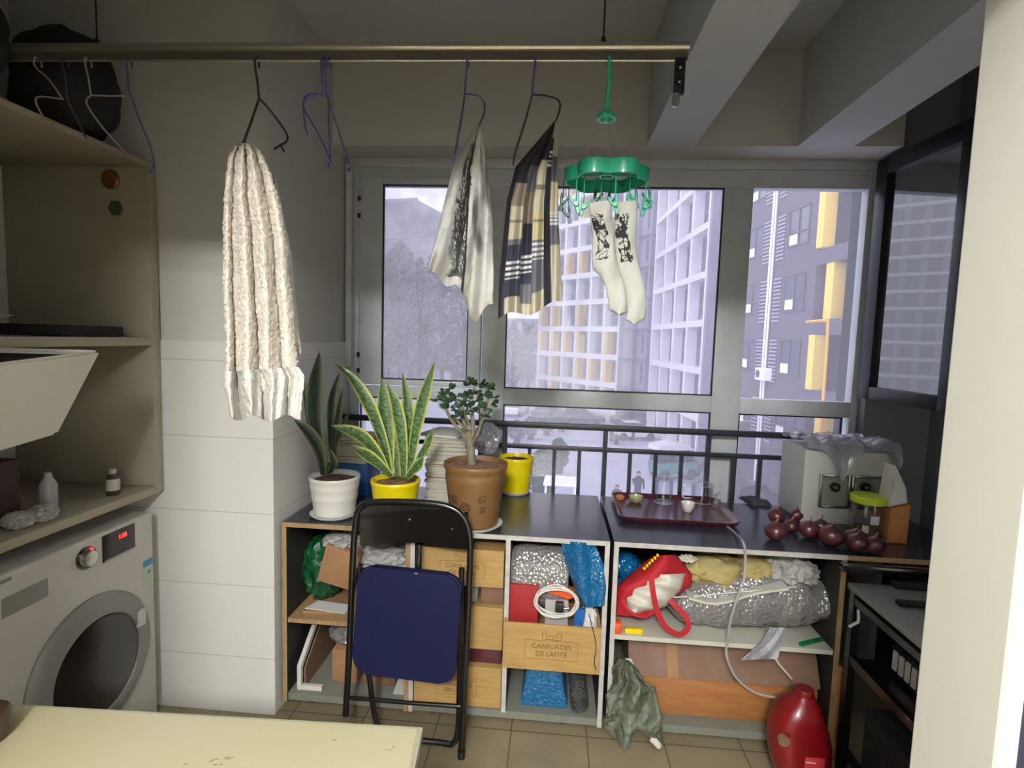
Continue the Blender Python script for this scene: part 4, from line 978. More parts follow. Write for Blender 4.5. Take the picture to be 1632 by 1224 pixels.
# crumpled plastic bag on the box
b = BM(); N1, N2 = 46, 26; rows = []
for j in range(N2+1):
    row = []
    for i in range(N1+1):
        u, v = i/N1, j/N2; X = ca.x-.01+(cb_.x-ca.x+.01)*u; Yy = 2.335+.25*v
        n_ = noise.fractal(Vector((u*5, v*3, 4)), 1, 2, 4); ed = max(0, .12-v)*(.35+2.1*math.exp(-((u-.38)/.12)**2)+1.2*math.exp(-((u-.95)/.06)**2))
        row.append(b.verts.new((X+.012*n_, Yy-.012*(v < .1), zc1+.026+.034*n_*min(1, v*6+.3)+.012-ed*.55)))
    rows.append(row)
for A, B in zip(rows, rows[1:]):
    for k in range(N1): b.faces.new((A[k], A[k+1], B[k+1], B[k]))
mn = min(v.co.z for v in b.verts if v.co.y > 2.37)
for v in b.verts:
    if v.co.y > 2.352 and v.co.z < zc1+.003: v.co.z = zc1+.003
bmesh.ops.solidify(b, geom=b.faces[:], thickness=.001)
thing('plastic_bag', b, 'bag_clear', 'crumpled clear plastic bag draped over the cream box', 'bag')
q = at(1382, 850, z=ZT); q.y = 2.235; q.x = at(1382, 820, y=2.235).x; zl = at(1382, 797, y=2.235).z
t = root('storage_jar', (q.x, q.y, ZT), 'clear storage jar with a lime green lid behind the onions', 'jar'); rj = .064; hj = zl-ZT
b = BM(); lathe(b, [(0, 0), (rj*.95, 0), (rj, .006), (rj, hj-.02), (rj*.9, hj), (rj*.9-.002, hj), (rj-.003, hj-.02), (rj-.003, .008), (0, .006)], (q.x, q.y, ZT), 36); part('jar_body', b, 'glassware', t)
b = BM(); lathe(b, [(rj*.95, hj-.008), (rj*1.02, hj-.006), (rj*1.03, hj+.016), (rj*.97, hj+.021), (0, hj+.022)], (q.x, q.y, ZT), 36); part('lid', b, 'lime', t)
b = BM(); lathe(b, [(0, .007), (rj-.006, .008), (rj-.006, .03), (rj*.5, .036), (0, .033)], (q.x, q.y, ZT), 24); part('contents', b, 'cardboard_dark', t)
b = BM()
for a0, a1, z0_, z1_ in ((-1.9, -1.4, hj*.45, hj*.68), (-2.3, -1.95, hj*.2, hj*.4)):
    rs = [[b.verts.new((q.x+(rj+.001)*math.cos(a0+(a1-a0)*k/8), q.y+(rj+.001)*math.sin(a0+(a1-a0)*k/8), ZT+zv)) for k in range(9)] for zv in (z0_, z1_)]
    for k in range(8): b.faces.new((rs[0][k], rs[0][k+1], rs[1][k+1], rs[1][k]))
part('label', b, 'paper_white', t)
q0 = at(1414, 862, y=2.16); q1 = at(1442, 862, y=2.16); zt_ = at(1432, 742, y=2.2).z
t = root('paper_bag', ((q0.x+q1.x)/2, 2.2, ZT), 'brown and white standing paper bag at the right end of the counter', 'bag')
zm_ = at(1432, 800, y=2.2).z
b = BM(); prism(b, [(q0.x, ZT), (q1.x+.01, ZT), (q1.x+.012, zm_), (q0.x+.006, zm_-.02)], 'y', 2.16, 2.28, bev=.004); part('bag_body', b, 'kraft', t)
b = BM(); prism(b, [(q0.x+.006, zm_-.018), (q1.x+.012, zm_+.002), (q1.x+.002, zm_+.06), (q0.x+.022, zt_)], 'y', 2.18, 2.26, bev=.004); part('bag_top', b, 'paper_white', t)

# ================================================================== FOLDED CHAIR
ch = root('folding_chair', (-.54, 1.90, 0), 'folded black metal chair with a blue padded seat leaning against the cabinets', 'chair')
def chp(px, py, y): return at(px, py, y=y)
def yl(z): return 1.845+.085*z/.95      # lean of the chair
def cp(px, py, off=0):
    p = at(px, py, y=1.9)
    for _ in range(3): p = at(px, py, y=yl(p.z)+off+.06*max(0, (-.45-p.x)))
    return p
lf = cp(551, 1138); rf = cp(735, 1210); lf.z = max(lf.z, .012); rf.z = .012
b = BM(); P = [cp(551, 1140), cp(557, 1030), cp(562, 900), cp(566, 840), cp(572, 812), cp(590, 801), cp(650, 800), cp(705, 805), cp(735, 820), cp(748, 850), cp(749, 900), cp(745, 1000), cp(740, 1100), cp(735, 1210)]
P = smooth(P, 5)
for p in P: p.z = max(p.z, .013)
tube(b, P, .0125, 12); part('front_frame', b, 'black_metal', ch)
for p in (P[0], P[-1]):
    b = BM(); tube(b, [(p.x, p.y, 0.0), (p.x, p.y, .03)], .015, 12); part('rubber_foot', b, 'cable_black', ch)
# curved back plate
b = BM(); rows = []
for j in range(9):
    row = []
    for i in range(25):
        u, v = i/24, j/8
        pxl, pxr = 574, 746; top = 806-3*math.sin(PI*u)+4*u; bot = 866+6*u-6*math.sin(3*PI*u)*0+4*math.cos(2*PI*u)
        py = top+(bot-top)*v; px = pxl+(pxr-pxl)*u
        if v < .45 and (u < .06 or u > .94): py += 14*(.45-v)
        row.append(b.verts.new(cp(px, py, -.004+.022*(1-(2*u-1)**2))))
    rows.append(row)
for A, B in zip(rows, rows[1:]):
    for k in range(24): b.faces.new((A[k], A[k+1], B[k+1], B[k]))
bmesh.ops.solidify(b, geom=b.faces[:], thickness=.004); bp_ = part('backrest', b, 'black_glossy', ch)
for px, py in ((653, 828), (721, 843)):
    q = cp(px, py, .010); b = BM(); blob(b, q, (.005, .005, .005), 0, 1, 0, 2); part('rivet', b, 'steel', bp_)
b = BM()
c_ = cp(649, 993, -.03); wS, hS = .955*(cp(733, 990).x-cp(564, 990).x), (cp(650, 905).z-cp(650, 1083).z)*.945
prism(b, rrect(wS, hS, .055, 8, 0, 0), 'y', -.016, .016, bev=.009)
tl = (cp(650, 905).y-cp(650, 1083).y)/hS
dxy = (cp(733, 990).y-cp(564, 990).y)/wS
for v in b.verts:
    X, Yv, Z_ = v.co; v.co = Vector((c_.x+X+Z_*.03, c_.y+Yv+Z_*tl+X*dxy-.008*(1-(2*X/wS)**2)*(1-(2*Z_/hS)**2)*(Yv < 0), c_.z+Z_-.028*X))
part('seat', b, 'chair_blue', ch)
q = cp(663, 914, -.048); b = BM(); blob(b, q, (.007, .002, .0035), .1, 3, 2, 2); part('seat_tear', b, 'cardboard', ch)
b = BM(); P = [cp(556, 1112), cp(650, 1120), cp(738, 1126)]; tube(b, P, .0075, 10); part('cross_bar', b, 'black_metal', ch)
b = BM(); P = [cp(590, 1090, .03), cp(600, 1150, .04), cp(625, 1190, .05), cp(660, 1196, .05), cp(700, 1197, .05), cp(722, 1185, .04), cp(730, 1160, .03), cp(732, 1100, .03), cp(734, 1000, .02), cp(736, 905, .02)]
P = smooth(P, 5)
for p in P: p.z = max(p.z, .012)
tube(b, P, .011, 10); part('rear_frame', b, 'black_metal', ch)
b = BM(); P = [cp(668, 868, .02), cp(666, 905, .01), cp(665, 940, .01)]; tube(b, P, .008, 8); part('seat_strut', b, 'black_metal', ch)
b = BM(); P = [cp(590, 1090, .03), cp(578, 1000, .02), cp(572, 905, .02)]; tube(b, P, .011, 10); part('rear_frame', b, 'black_metal', ch)

# ================================================================== TABLE bottom left
cA = at(668, 1160, z=.75); 
t = root('work_table', (-1.1, .5, 0), 'pale cream work table top in the near left corner of the picture', 'table')
cL = at(0, 1122, z=.75); cN = at(655, 1224, z=.75)
dR = (cN-cA); dR = dR/abs(dR.y); dL = (cL-cA); dL = dL/abs(dL.x)
p0 = cA; p1 = cA+dL*1.35; p2 = p1+Vector((0, -.57, 0)); p3 = cA+dR*.57
b = BM(); prism(b, [(p.x, p.y) for p in (p0, p3, p2, p1)], 'z', .722, .75, bev=.003); tt = part('table_top', b, 'table_top', t)
b = BM(); prism(b, [(p0.x+.006, p0.y+.006), (p3.x+.006, p3.y), (p3.x+.0005, p3.y), (p0.x+.0005, p0.y+.0005), (p1.x, p1.y+.0005), (p1.x, p1.y+.006)], 'z', .722, .747); part('edge_band', b, 'table_edge', t)
for q in (p0+Vector((-.08, -.08, 0)), p1+Vector((.08, -.08, 0)), p2+Vector((.08, .08, 0)), p3+Vector((-.08, .05, 0))):
    b = BM(); box(b, q.x-.02, q.x+.02, q.y-.02, q.y+.02, 0, .722, bev=.003); part('leg', b, 'table_edge', t)
rng = random.Random(9); b = BM()
for (px, py, n_, s_) in ((533, 1179, 1, 1), (620, 1195, 3, 5), (350, 1215, 7, 16), (368, 1210, 3, 8), (295, 1219, 2, 6), (630, 1190, 2, 4)):
    for k in range(n_):
        q = at(px+rng.uniform(-s_, s_), py+rng.uniform(-s_*.35, s_*.35), z=.7502); a = rng.uniform(0, 1.2); L_ = rng.uniform(.002, .007); d = Vector((math.cos(a), math.sin(a), 0)); s2 = Vector((-d.y, d.x, 0))*.0009
        f = [b.verts.new(q+d*L_), b.verts.new(q+s2), b.verts.new(q-d*L_), b.verts.new(q-s2)]; b.faces.new(f)
part('scuff_marks', b, 'scuff', tt, sm=False)
q = at(0, 1180, z=.75); b = BM(); lathe(b, [(0, 0), (.028, 0), (.034, .02), (.034, .055), (.030, .06), (0, .062)], (q.x-.022, q.y, .7505), 24); thing('dark_pot', b, 'bottle_brown', 'dark brown round jar at the left edge of the picture on the table', 'jar')

# ================================================================== RED JUG
jy = 1.86
def jp(px, py): return at(px, py, y=jy)
rows_ = [(1247, 1310, 1240), (1232, 1318, 1226), (1226, 1321, 1200), (1224, 1322, 1180), (1226, 1318, 1160), (1234, 1311, 1138), (1246, 1306, 1122), (1262, 1300, 1112), (1268, 1297, 1106)]
b = BM(); rows = []; jz0 = at(1270, 1240, y=jy).z
for (a, c, py) in rows_:
    L0, R0 = at(a, py, y=jy), at(c, py, y=jy); cx_ = (L0.x+R0.x)/2; rx_ = (R0.x-L0.x)/2; zz_ = max((L0.z+R0.z)/2, .0) if py > 1226 else (L0.z+R0.z)/2
    if py == 1240: zz_ = 0.0
    rows.append([b.verts.new((cx_+rx_*math.copysign(abs(math.cos(t_))**.8, math.cos(t_)), jy+min(rx_, .075)*math.copysign(abs(math.sin(t_))**.8, math.sin(t_)), zz_)) for t_ in [2*PI*k/28 for k in range(28)]])
for A, B in zip(rows, rows[1:]):
    for k in range(28): b.faces.new((A[k], A[(k+1) % 28], B[(k+1) % 28], B[k]))
b.faces.new(rows[0]); b.faces.new(rows[-1][::-1])
jt = root('detergent_bottle', (at(1272, 1200, y=jy).x, jy, 0), 'red plastic detergent bottle on the floor before the right cabinet', 'bottle')
part('bottle_body', b, 'red_plastic', jt)
b = BM(); q = at(1282, 1107, y=jy); lathe(b, [(.030, -.004), (.030, .02), (.028, .024), (0, .025)], q, 24); part('cap', b, 'red_plastic', jt)
b = BM(); q = at(1249, 1180, y=jy-.071); tube(b, [(q.x, jy-.062, q.z), (q.x, jy-.078, q.z)], .019, 20); part('handle_hole', b, 'cardboard_dark', jt)
b = BM(); q = at(1296, 1212, y=jy-.06); box(b, q.x-.035, q.x+.03, jy-.079, jy-.072, q.z-.03, q.z+.022, bev=.002); lbp = part('label', b, mk('label_red', (186, 50, 60), .5), jt)
b = BM(); box(b, q.x-.033, q.x+.0, jy-.0805, jy-.079, q.z+.004, q.z+.008); part('label_line', b, 'paper_white', lbp)

# ================================================================== RIGHT: metal rack with grey board
rk = root('metal_rack', (1.42, 1.75, 0), 'dark metal rack with a grey board top in the lower right corner', 'rack')
ga = at(1356, 930, y=1.92); zg = ga.z-.004
g0x, g1x, gy0, gy1 = ga.x, 1.60, 1.25, 1.94
b = BM(); box(b, g0x, g1x, gy0, gy1, zg-.02, zg, bev=.003); part('top_board', b, mk('rack_top', (128, 128, 122), .35), rk)
for X in (g0x+.015, g1x-.035):
    for Y in (gy0+.02, gy1-.03):
        b = BM(); box(b, X-.013, X+.013, Y-.013, Y+.013, 0, zg-.02); part('leg', b, 'black_metal', rk)
for zz_ in (zg-.05, zg-.26, .12):
    b = BM(); box(b, g0x+.005, g0x+.025, gy0+.02, gy1-.03, zz_-.012, zz_+.012); box(b, g0x+.02, g1x-.03, gy0+.012, gy0+.03, zz_-.012, zz_+.012); part('side_rail', b, 'black_metal', rk)
b = BM(); box(b, g0x+.01, g1x-.02, gy0+.02, gy1-.02, zg-.285, zg-.272); part('lower_shelf', b, 'black_metal', rk)
q = at(1430, 934, z=zg); b = BM(); box(b, q.x-.02, q.x+.14, q.y-.03, q.y+.012, zg, zg+.016, bev=.004); thing('remote_control', b, 'black_fabric', 'dark bar lying at the back of the grey rack top', 'remote')
q = at(1432, 962, z=zg); b = BM(); box(b, q.x-.01, q.x+.12, q.y-.026, q.y+.006, zg, zg+.014, bev=.004); thing('remote_control', b, 'black_fabric', 'shorter dark bar lying nearer on the grey rack top', 'remote')
b = BM(); q = at(1405, 905, y=1.96); box(b, g0x-.01, 1.595, 1.955, 1.99, zg+.03, ZT-.02, bev=.006); thing('black_board', b, 'black_glossy', 'glossy black board standing between the worktop edge and the grey rack top', 'board')
zs_ = zg-.271
b = BM(); box(b, g0x+.12, g0x+.30, 1.50, 1.86, zs_, zs_+.10, bev=.006); o = root('slotted_box', (g0x+.2, 1.7, zs_), 'black box with white ribs inside the metal rack', 'box'); part('casing', b, 'black_fabric', o)
for k in range(8):
    yb_ = 1.84-k*.032; b = BM(); box(b, g0x+.112, g0x+.1185, yb_-.018, yb_, zs_+.02, zs_+.085); part('rib', b, 'paper_white', o)
q = at(1368, 985, y=1.90); b = BM(); tube(b, smooth([at(1368, 972, y=1.885), at(1368, 990, y=1.885), at(1362, 994, y=1.885), at(1353, 999, y=1.885)], 3), .005, 8); thing('white_hook', b, 'paper_white', 'small white hook on the left leg of the metal rack', 'hook')
b = BM(); q = at(1345, 1080, y=1.98); 
box(b, UC1+.004, g0x-.002 if g0x-.002 > UC1+.02 else UC1+.03, 2.02, 2.3, 0, .36, bev=.008); thing('kraft_packet', b, 'kraft', 'brown film wrapped packet standing between the right cabinet and the rack', 'packet')
b = BM(); box(b, g0x+.06, g1x-.06, 1.45, 1.88, .002, .30, bev=.01); thing('dark_case', b, 'black_fabric', 'black case standing under the metal rack', 'case')
# ================================================================== LEFT: shelf unit, washing machine
XF = -1.53
zt1 = at(222, 258, y=1.93).z; zs1 = at(222, 543, x=XF).z; zs2 = at(240, 778, x=XF).z
su = root('shelf_unit', (-1.8, 1.4, 0), 'tall open shelf unit along the left wall around the washing machine', 'shelf unit')
b = BM(); box(b, XL, XF, 1.925, 1.965, zs2-.03, zt1, bev=.002); part('end_panel', b, 'shelf_board', su)
b = BM(); box(b, XL, XF, .76, 1.925, zt1-.02, zt1, bev=.001); part('top_board', b, 'shelf_board', su)
b = BM(); box(b, XL, XF, .76, 1.925, zs1-.018, zs1+.012, bev=.001); part('shelf', b, 'shelf_board', su)
b = BM(); box(b, XL, XF, .76, 1.925, zs2-.03, zs2, bev=.001); part('shelf', b, 'shelf_board', su)
b = BM(); box(b, XL, XF, .745, .76, zs2-.03, zt1); part('end_panel', b, 'shelf_board', su)
# washing machine
ym1, ym0, hz_ = 1.905, 1.285, .85
wm = root('washing_machine', (-1.8, 1.6, 0), 'white front loading washing machine below the shelf unit', 'washing machine')
b = BM(); box(b, XL+.01, XF, ym0, ym1, .015, hz_, bev=.012, seg=3); part('cabinet', b, 'washer_white', wm)
def mp_(px, py): return at(px, py, x=XF+.001)
dc = mp_(146, 1052); R1, R2 = .245, .168
dc = Vector((XF, (ym0+ym1)/2+.02, .40))
def disc_x(b, c, prof, n=48):
    rows = [[b.verts.new((c.x+dx_, c.y+r*math.cos(2*PI*k/n), c.z+r*math.sin(2*PI*k/n))) for k in range(n)] for r, dx_ in prof]
    for A, B in zip(rows, rows[1:]):
        for k in range(n): b.faces.new((A[k], A[(k+1) % n], B[(k+1) % n], B[k]))
    b.faces.new(rows[-1]); b.faces.new(rows[0][::-1]); return b
b = BM(); disc_x(b, dc, [(R1, .0), (R1, .008), (R1-.01, .018), (R2+.03, .030), (R2+.008, .030), (R2, .02), (R2, .016)]); dr = part('door_ring', b, 'washer_grey', wm)
b = BM(); disc_x(b, dc, [(R2+.004, .016), (R2, .026), (R2*.8, .036), (R2*.4, .042), (.01, .043)]); part('door_glass', b, 'black_glass', dr)
b = BM(); box(b, XF+.018, XF+.036, dc.y+R2-.006, dc.y+R2+.03, dc.z+.05, dc.z+.11, bev=.004); part('door_handle', b, 'washer_white', dr)
k0 = mp_(137, 889); b = BM(); disc_x(b, Vector((XF, k0.y, k0.z)), [(.030, 0), (.030, .008), (.024, .022), (.01, .023)], 32); kn = part('program_knob', b, 'steel', wm)
b = BM(); disc_x(b, Vector((XF, k0.y, k0.z)), [(.038, .0005), (.038, .004), (.031, .004)], 32); part('knob_ring', b, 'black_metal', wm)
b = BM(); q = mp_(142, 875); box(b, XF+.004, XF+.012, q.y-.005, q.y+.005, q.z-.003, q.z+.003); part('indicator_light', b, 'red_led', wm)
d0, d1 = mp_(163, 873), mp_(214, 852)
zm0, zm1 = mp_(190, 882).z, mp_(190, 846).z
b = BM(); box(b, XF, XF+.004, d0.y, d1.y, zm0-.006, zm1+.006, bev=.001); dp = part('display', b, 'black_glass', wm)
b = BM(); box(b, XF+.004, XF+.006, d0.y+.004, d1.y-.002, zm0-.004, zm0+.002); part('trim_line', b, 'washer_grey', dp)
q = mp_(194, 853); b = text_bm('1:38', .022, (XF+.0045, q.y, q.z-.008), (0, 1, 0), (0, 0, 1), depth=.0006); part('digits', b, 'red_led', dp, sm=False)
q0, q1 = mp_(2, 964), mp_(76, 936); b = BM(); box(b, XF, XF+.003, q0.y, q1.y, mp_(40, 962).z-.012, mp_(40, 940).z+.004, bev=.001); part('dispenser_grip', b, 'washer_grey', wm)
q0, q1 = mp_(228, 905), mp_(250, 905); b = BM(); box(b, XF, XF+.0015, q0.y, ym1-.012, mp_(238, 937).z, mp_(238, 890).z); sl = part('energy_label', b, 'label_pale', wm)
b = BM(); box(b, XF+.0015, XF+.002, q0.y, ym1-.012, mp_(238, 900).z, mp_(238, 890).z); part('label_heading', b, 'label_blue', sl)
b = BM(); disc_x(b, Vector((XF+.0015, (q0.y+ym1-.012)/2+.005, mp_(238, 910).z)), [(.008, 0), (.008, .0005)], 16); part('label_seal', b, 'board_grey', sl)
for Y in (ym0+.05, ym1-.05):
    for X in (XF-.06, XL+.08):
        b = BM(); tube(b, [(X, Y, 0), (X, Y, .016)], .02, 12); part('foot', b, 'cable_black', wm)
b = BM(); box(b, XF, XF+.002, mp_(0, 925).y+.0, mp_(18, 925).y, mp_(10, 928).z, mp_(10, 922).z); part('badge', b, 'board_grey', wm)

# things on the shelves
q = at(202, 766, x=XF-.09); 
t = root('medicine_bottle', (XF-.07, 1.80, zs2), 'small bottle with pale label and cap near the end of the lower shelf', 'bottle')
b = BM(); lathe(b, [(0, 0), (.021, 0), (.022, .004), (.022, .062), (.012, .074), (.010, .080), (0, .080)], (XF-.07, 1.80, zs2), 24); part('body', b, 'bottle_brown', t)
b = BM(); lathe(b, [(.0223, .018), (.0226, .018), (.0226, .060), (.0223, .060)], (XF-.07, 1.80, zs2), 24); part('label', b, 'cap_grey', t)
b = BM(); lathe(b, [(.0115, .078), (.012, .080), (.012, .096), (0, .097)], (XF-.07, 1.80, zs2), 20); part('cap', b, 'cap_grey', t)
b = BM(); lathe(b, [(0, 0), (.024, 0), (.025, .09), (.012, .115), (.010, .13), (0, .13)], (XF-.12, 1.60, zs2), 24); thing('clear_bottle', b, 'glassware_rim', 'dim translucent bottle left of the medicine bottle on the lower shelf', 'bottle')
for i, (yy_, xx_, s_) in enumerate(((1.52, XF-.06, 61), (1.45, XF-.07, 62))):
    b = BM(); blob(b, (xx_, yy_, zs2+.022), (.035, .03, .022), .4, 3, s_, flat=zs2, sharp=True); thing('crumpled_tissue', b, 'paper_grey', ('right' if i == 0 else 'left')+' of two crumpled tissues at the front of the lower shelf', 'tissue')
b = BM(); box(b, -1.95, XF-.11, 1.26, 1.50, zs2, zs2+.20, bev=.004); thing('storage_box', b, mk('dark_maroon_box', (48, 20, 20), .7), 'dark maroon box on the lower shelf carrying the white tub', 'box')
# white tub on the box
tb = root('plastic_tub', (-1.62, 1.30, zs2+.2), 'large cream white tapered tub sticking out of the shelf unit at the left edge', 'tub')
TL = [at(0, 576, y=1.05), at(163, 556, y=1.40), at(95, 690, y=1.34), at(0, 718, y=1.12)]
far_t = at(163, 558, y=1.40); near_t = at(-60, 586, y=.98); far_b = at(93, 692, y=1.33); near_b = at(-60, 738, y=1.0)
zr_ = (far_t.z+near_t.z)/2; zbm_ = zs2+.201
dd = (far_t-near_t); dd.z = 0; dd.normalize(); nn = Vector((-dd.y, dd.x, 0))      # pointing to the wall
b = BM()
def ring4(f, n, z, wd):
    return [f, n, n+nn*wd, f+nn*wd]
def lv(p, z): return Vector((p.x, p.y, z))
topo = [lv(far_t, far_t.z), lv(near_t, near_t.z), lv(near_t+nn*.30, near_t.z), lv(far_t+nn*.30, far_t.z)]
boto = [lv(far_b, far_b.z), lv(near_b, near_b.z), lv(near_b+nn*.22, near_b.z), lv(far_b+nn*.22, far_b.z)]
V1 = [b.verts.new(p) for p in boto]; V2 = [b.verts.new(p) for p in topo]
cen = sum(topo, Vector())/4
V3 = [b.verts.new(p+(cen-p).normalized()*.02) for p in topo]; cb2 = sum(boto, Vector())/4
V4 = [b.verts.new(p+(cb2-p).normalized()*.02+Vector((0, 0, .015))) for p in boto]
b.faces.new(V1)
for A, B in ((V1, V2), (V2, V3), (V3, V4)):
    for k in range(4): b.faces.new((A[k], A[(k+1) % 4], B[(k+1) % 4], B[k]))
b.faces.new(V4[::-1]); bmesh.ops.bevel(b, geom=b.edges[:], offset=.008, segments=3, affect='EDGES')
part('tub_wall', b, 'cream_tub', tb)
b = BM(); V = [p+(cen-p).normalized()*.03-Vector((0, 0, .012)) for p in topo]; V = [b.verts.new(p) for p in V]; f_ = b.faces.new(V); bmesh.ops.solidify(b, geom=[f_], thickness=.006); part('dark_inside_sheet', b, 'black_fabric', tb)  # black sheet just below the rim stands in for the tub's dark inside
# trays on the middle shelf
for i, (x_, y_, r, z_, lb, m_) in enumerate(((XF-.17, 1.25, .17, .0, 'lower white oval plate lying on the middle shelf', 'white_plastic'), (XF-.20, 1.33, .18, .035, 'upper dim oval plate stacked over the white one', 'board_white'))):
    b = BM(); lathe(b, [(0, 0), (r*.6, 0), (r*.95, .022), (r, .028), (r*.95, .028), (r*.6, .006), (0, .005)], (0, 0, 0), 40); bmesh.ops.scale(b, vec=(.8, 1.25, 1), verts=b.verts); bmesh.ops.translate(b, verts=b.verts, vec=(x_, y_, zs1+.013+z_)); thing('oval_plate', b, m_, lb, 'plate')
b = BM(); box(b, XF-.32, XF-.05, 1.60, 1.85, zs1+.013, zs1+.05, bev=.006); thing('dark_case', b, 'black_fabric', 'flat dark case at the end of the middle shelf', 'case')
b = BM(); blob(b, (XF-.28, 1.4, zs1+.013+.17), (.2, .2, .08), .2, 2, 71); b.free()
# black bags on top of the unit
zt1_ = zt1
b = BM(); blob(b, (XF-.12, 1.72, zt1+.17), (.15, .15, .18), .14, 1.6, 72, flat=zt1+.0); thing('duffel_bag', b, 'black_fabric', 'black bag on top of the shelf unit nearest the pillar', 'bag')
b = BM(); blob(b, (XF-.14, 1.34, zt1+.17), (.16, .17, .18), .14, 1.6, 74, flat=zt1+.0); thing('duffel_bag', b, 'black_fabric', 'black bag on top of the shelf unit further from the pillar', 'bag')
# round stickers on the end panel
q = at(177, 286, y=1.924); b = BM(); lathe(b, [(0, 0), (.034, 0), (.036, .006), (.030, .012), (.0, .013)], (0, 0, 0), 36); bmesh.ops.rotate(b, cent=(0, 0, 0), matrix=Matrix.Rotation(PI/2, 3, 'X'), verts=b.verts); bmesh.ops.translate(b, verts=b.verts, vec=(q.x, 1.925, q.z)); thing('round_magnet', b, 'copper', 'round bronze disc fixed high on the end panel of the shelf unit', 'disc')
q = at(185, 332, y=1.924); b = BM(); P = [(q.x+(.026+.004*math.cos(6*a))*math.cos(a), q.z+(.026+.004*math.cos(6*a))*math.sin(a)) for a in [2*PI*k/48 for k in range(48)]]; prism(b, P, 'y', 1.917, 1.925, bev=.002); thing('flower_magnet', b, mk('moss', (58, 74, 44), .5), 'dark green scalloped disc below the bronze disc on the end panel', 'disc')

# ================================================================== CLOTHES RAIL
YH = 1.46
xr1 = at(1098, 75, y=YH).x
_p, _q = at(420, 97, y=YH), at(1085, 97, y=YH)
def zw(x): return _p.z+(_q.z-_p.z)*(x-_p.x)/(_q.x-_p.x)
za_ = at(700, 75, y=YH).z-at(700, 97, y=YH).z; zb2 = at(1000, 97, y=YH).z
def zt_(x): return zw(x)+za_
rl_ = root('clothes_rail', (0, YH, zb2), 'aluminium clothes rail running below the ceiling', 'clothes rail')
b = BM(); tube(b, [(XL+.02, YH, zt_(XL)), (xr1, YH, zt_(xr1))], .0115, 16); part('rail_tube', b, 'alu', rl_)
b = BM(); prism(b, [(XL+.02, zw(XL)+.002), (xr1-.002, zw(xr1)+.002), (xr1-.002, zt_(xr1)-.01), (XL+.02, zt_(XL)-.01)], 'y', YH-.002, YH+.002); part('rail_web', b, mk('web', (92, 86, 74), .5, metal=.3), rl_)
b = BM(); tube(b, [(XL+.02, YH, zw(XL)), (xr1-.02, YH, zw(xr1-.02))], .003, 8); part('hanging_wire', b, 'alu', rl_)
for X in (at(962, 60, y=YH).x, -1.3):
    b = BM(); tube(b, [(X, YH, zt_(X)+.01), (X, YH, ZC)], .0022, 6); part('suspension_cable', b, 'cable_black', rl_)
    b = BM(); tube(b, [(X, YH, zt_(X)+.008), (X, YH, zt_(X)+.022)], .006, 8); part('cable_clamp', b, 'cable_black', rl_)
q = at(1084, 100, y=YH); b = BM(); z1_ = at(1084, 152, y=YH).z; box(b, q.x-.014, q.x+.014, YH-.006, YH+.006, z1_, zb2+.006, bev=.003); eb = part('end_bracket', b, 'black_metal', rl_)
b = BM(); prism(b, rrect(.02, .035, .009, 4, q.x-.006, z1_-.012), 'y', YH-.003, YH+.003); part('bracket_tongue', b, 'steel', eb)
for dz in (.02, .055):
    b = BM(); blob(b, (q.x, YH-.007, zb2-dz), (.004, .002, .004), 0, 1, 0, 2); part('bracket_screw', b, 'steel', eb)

def hanger(label, pts_hook, lines, mat, r=.0028, grp=None, mat2=None):
    t = root('clothes_hanger', pts_hook[0], label, 'hanger', grp)
    b = BM(); tube(b, smooth(pts_hook, 4), r, 8); part('hook', b, mat, t)
    b = BM()
    for L_ in lines: tube(b, smooth(L_, 4), r, 8)
    part('shoulder_wire', b, mat2 or mat, t); return t
def hook_at(px, neck):
    """hook over the wire at pixel x, down to the neck point"""
    c_ = at(px, 97, y=YH); c_ = Vector((c_.x, YH, zw(c_.x))); n_ = Vector(neck)
    return [c_+Vector((.0, .012, -.012)), c_+Vector((0, .010, .004)), c_+Vector((0, 0, .0065)), c_+Vector((0, -.009, .003)), c_+Vector((0, -.008, -.02)), (c_+n_)/2+Vector((0, -.004, 0)), n_]
GH = 'empty purple wire hangers'
nk = at(413, 157, y=YH)
hanger('dark purple wire hanger that carries the white towel', hook_at(409, nk), [[nk, at(400, 195, y=YH-.08), at(387, 232, y=YH-.15), at(388, 244, y=YH-.16), at(396, 248, y=YH-.16)],
    [nk, at(430, 175, y=YH+.04), at(450, 202, y=YH+.10), at(458, 216, y=YH+.13), at(456, 226, y=YH+.12), at(446, 232, y=YH+.10), at(437, 238, y=YH+.09)], [at(447, 231, y=YH+.10), at(453, 242, y=YH+.10)]], 'hanger_dark', .0034)
for i, (px, ps) in enumerate(((514, [(514, 150), (487, 158), (485, 175), (500, 200), (520, 240), (528, 260)]), (518, [(520, 150), (530, 180), (545, 225), (559, 268)]), (524, [(524, 155), (524, 190), (526, 235), (527, 262)]))):
    nk = at(ps[0][0], ps[0][1], y=YH+.01*i)
    L_ = [at(x_, y_, y=YH+.01*i+.05*k*(1 if i else -.3)) for k, (x_, y_) in enumerate(ps)]
    lo = [L_[-1], L_[-1]+Vector((-.006, 0, -.01)), L_[-1]+Vector((-.012, .01, .004))]
    ex = [[nk, at(497, 150, y=YH), at(484, 160, y=YH-.03), at(486, 200, y=YH-.05), at(491, 214, y=YH-.05)]] if i == 2 else []
    hanger(('purple wire hanger with a rounded loop in the empty bunch right of the towel', 'purple wire hanger slanting to the right in the empty bunch', 'purple wire hanger hanging straight in the empty bunch')[i], hook_at(px, nk), [L_, lo]+ex, 'hanger_purple', .0024, GH)
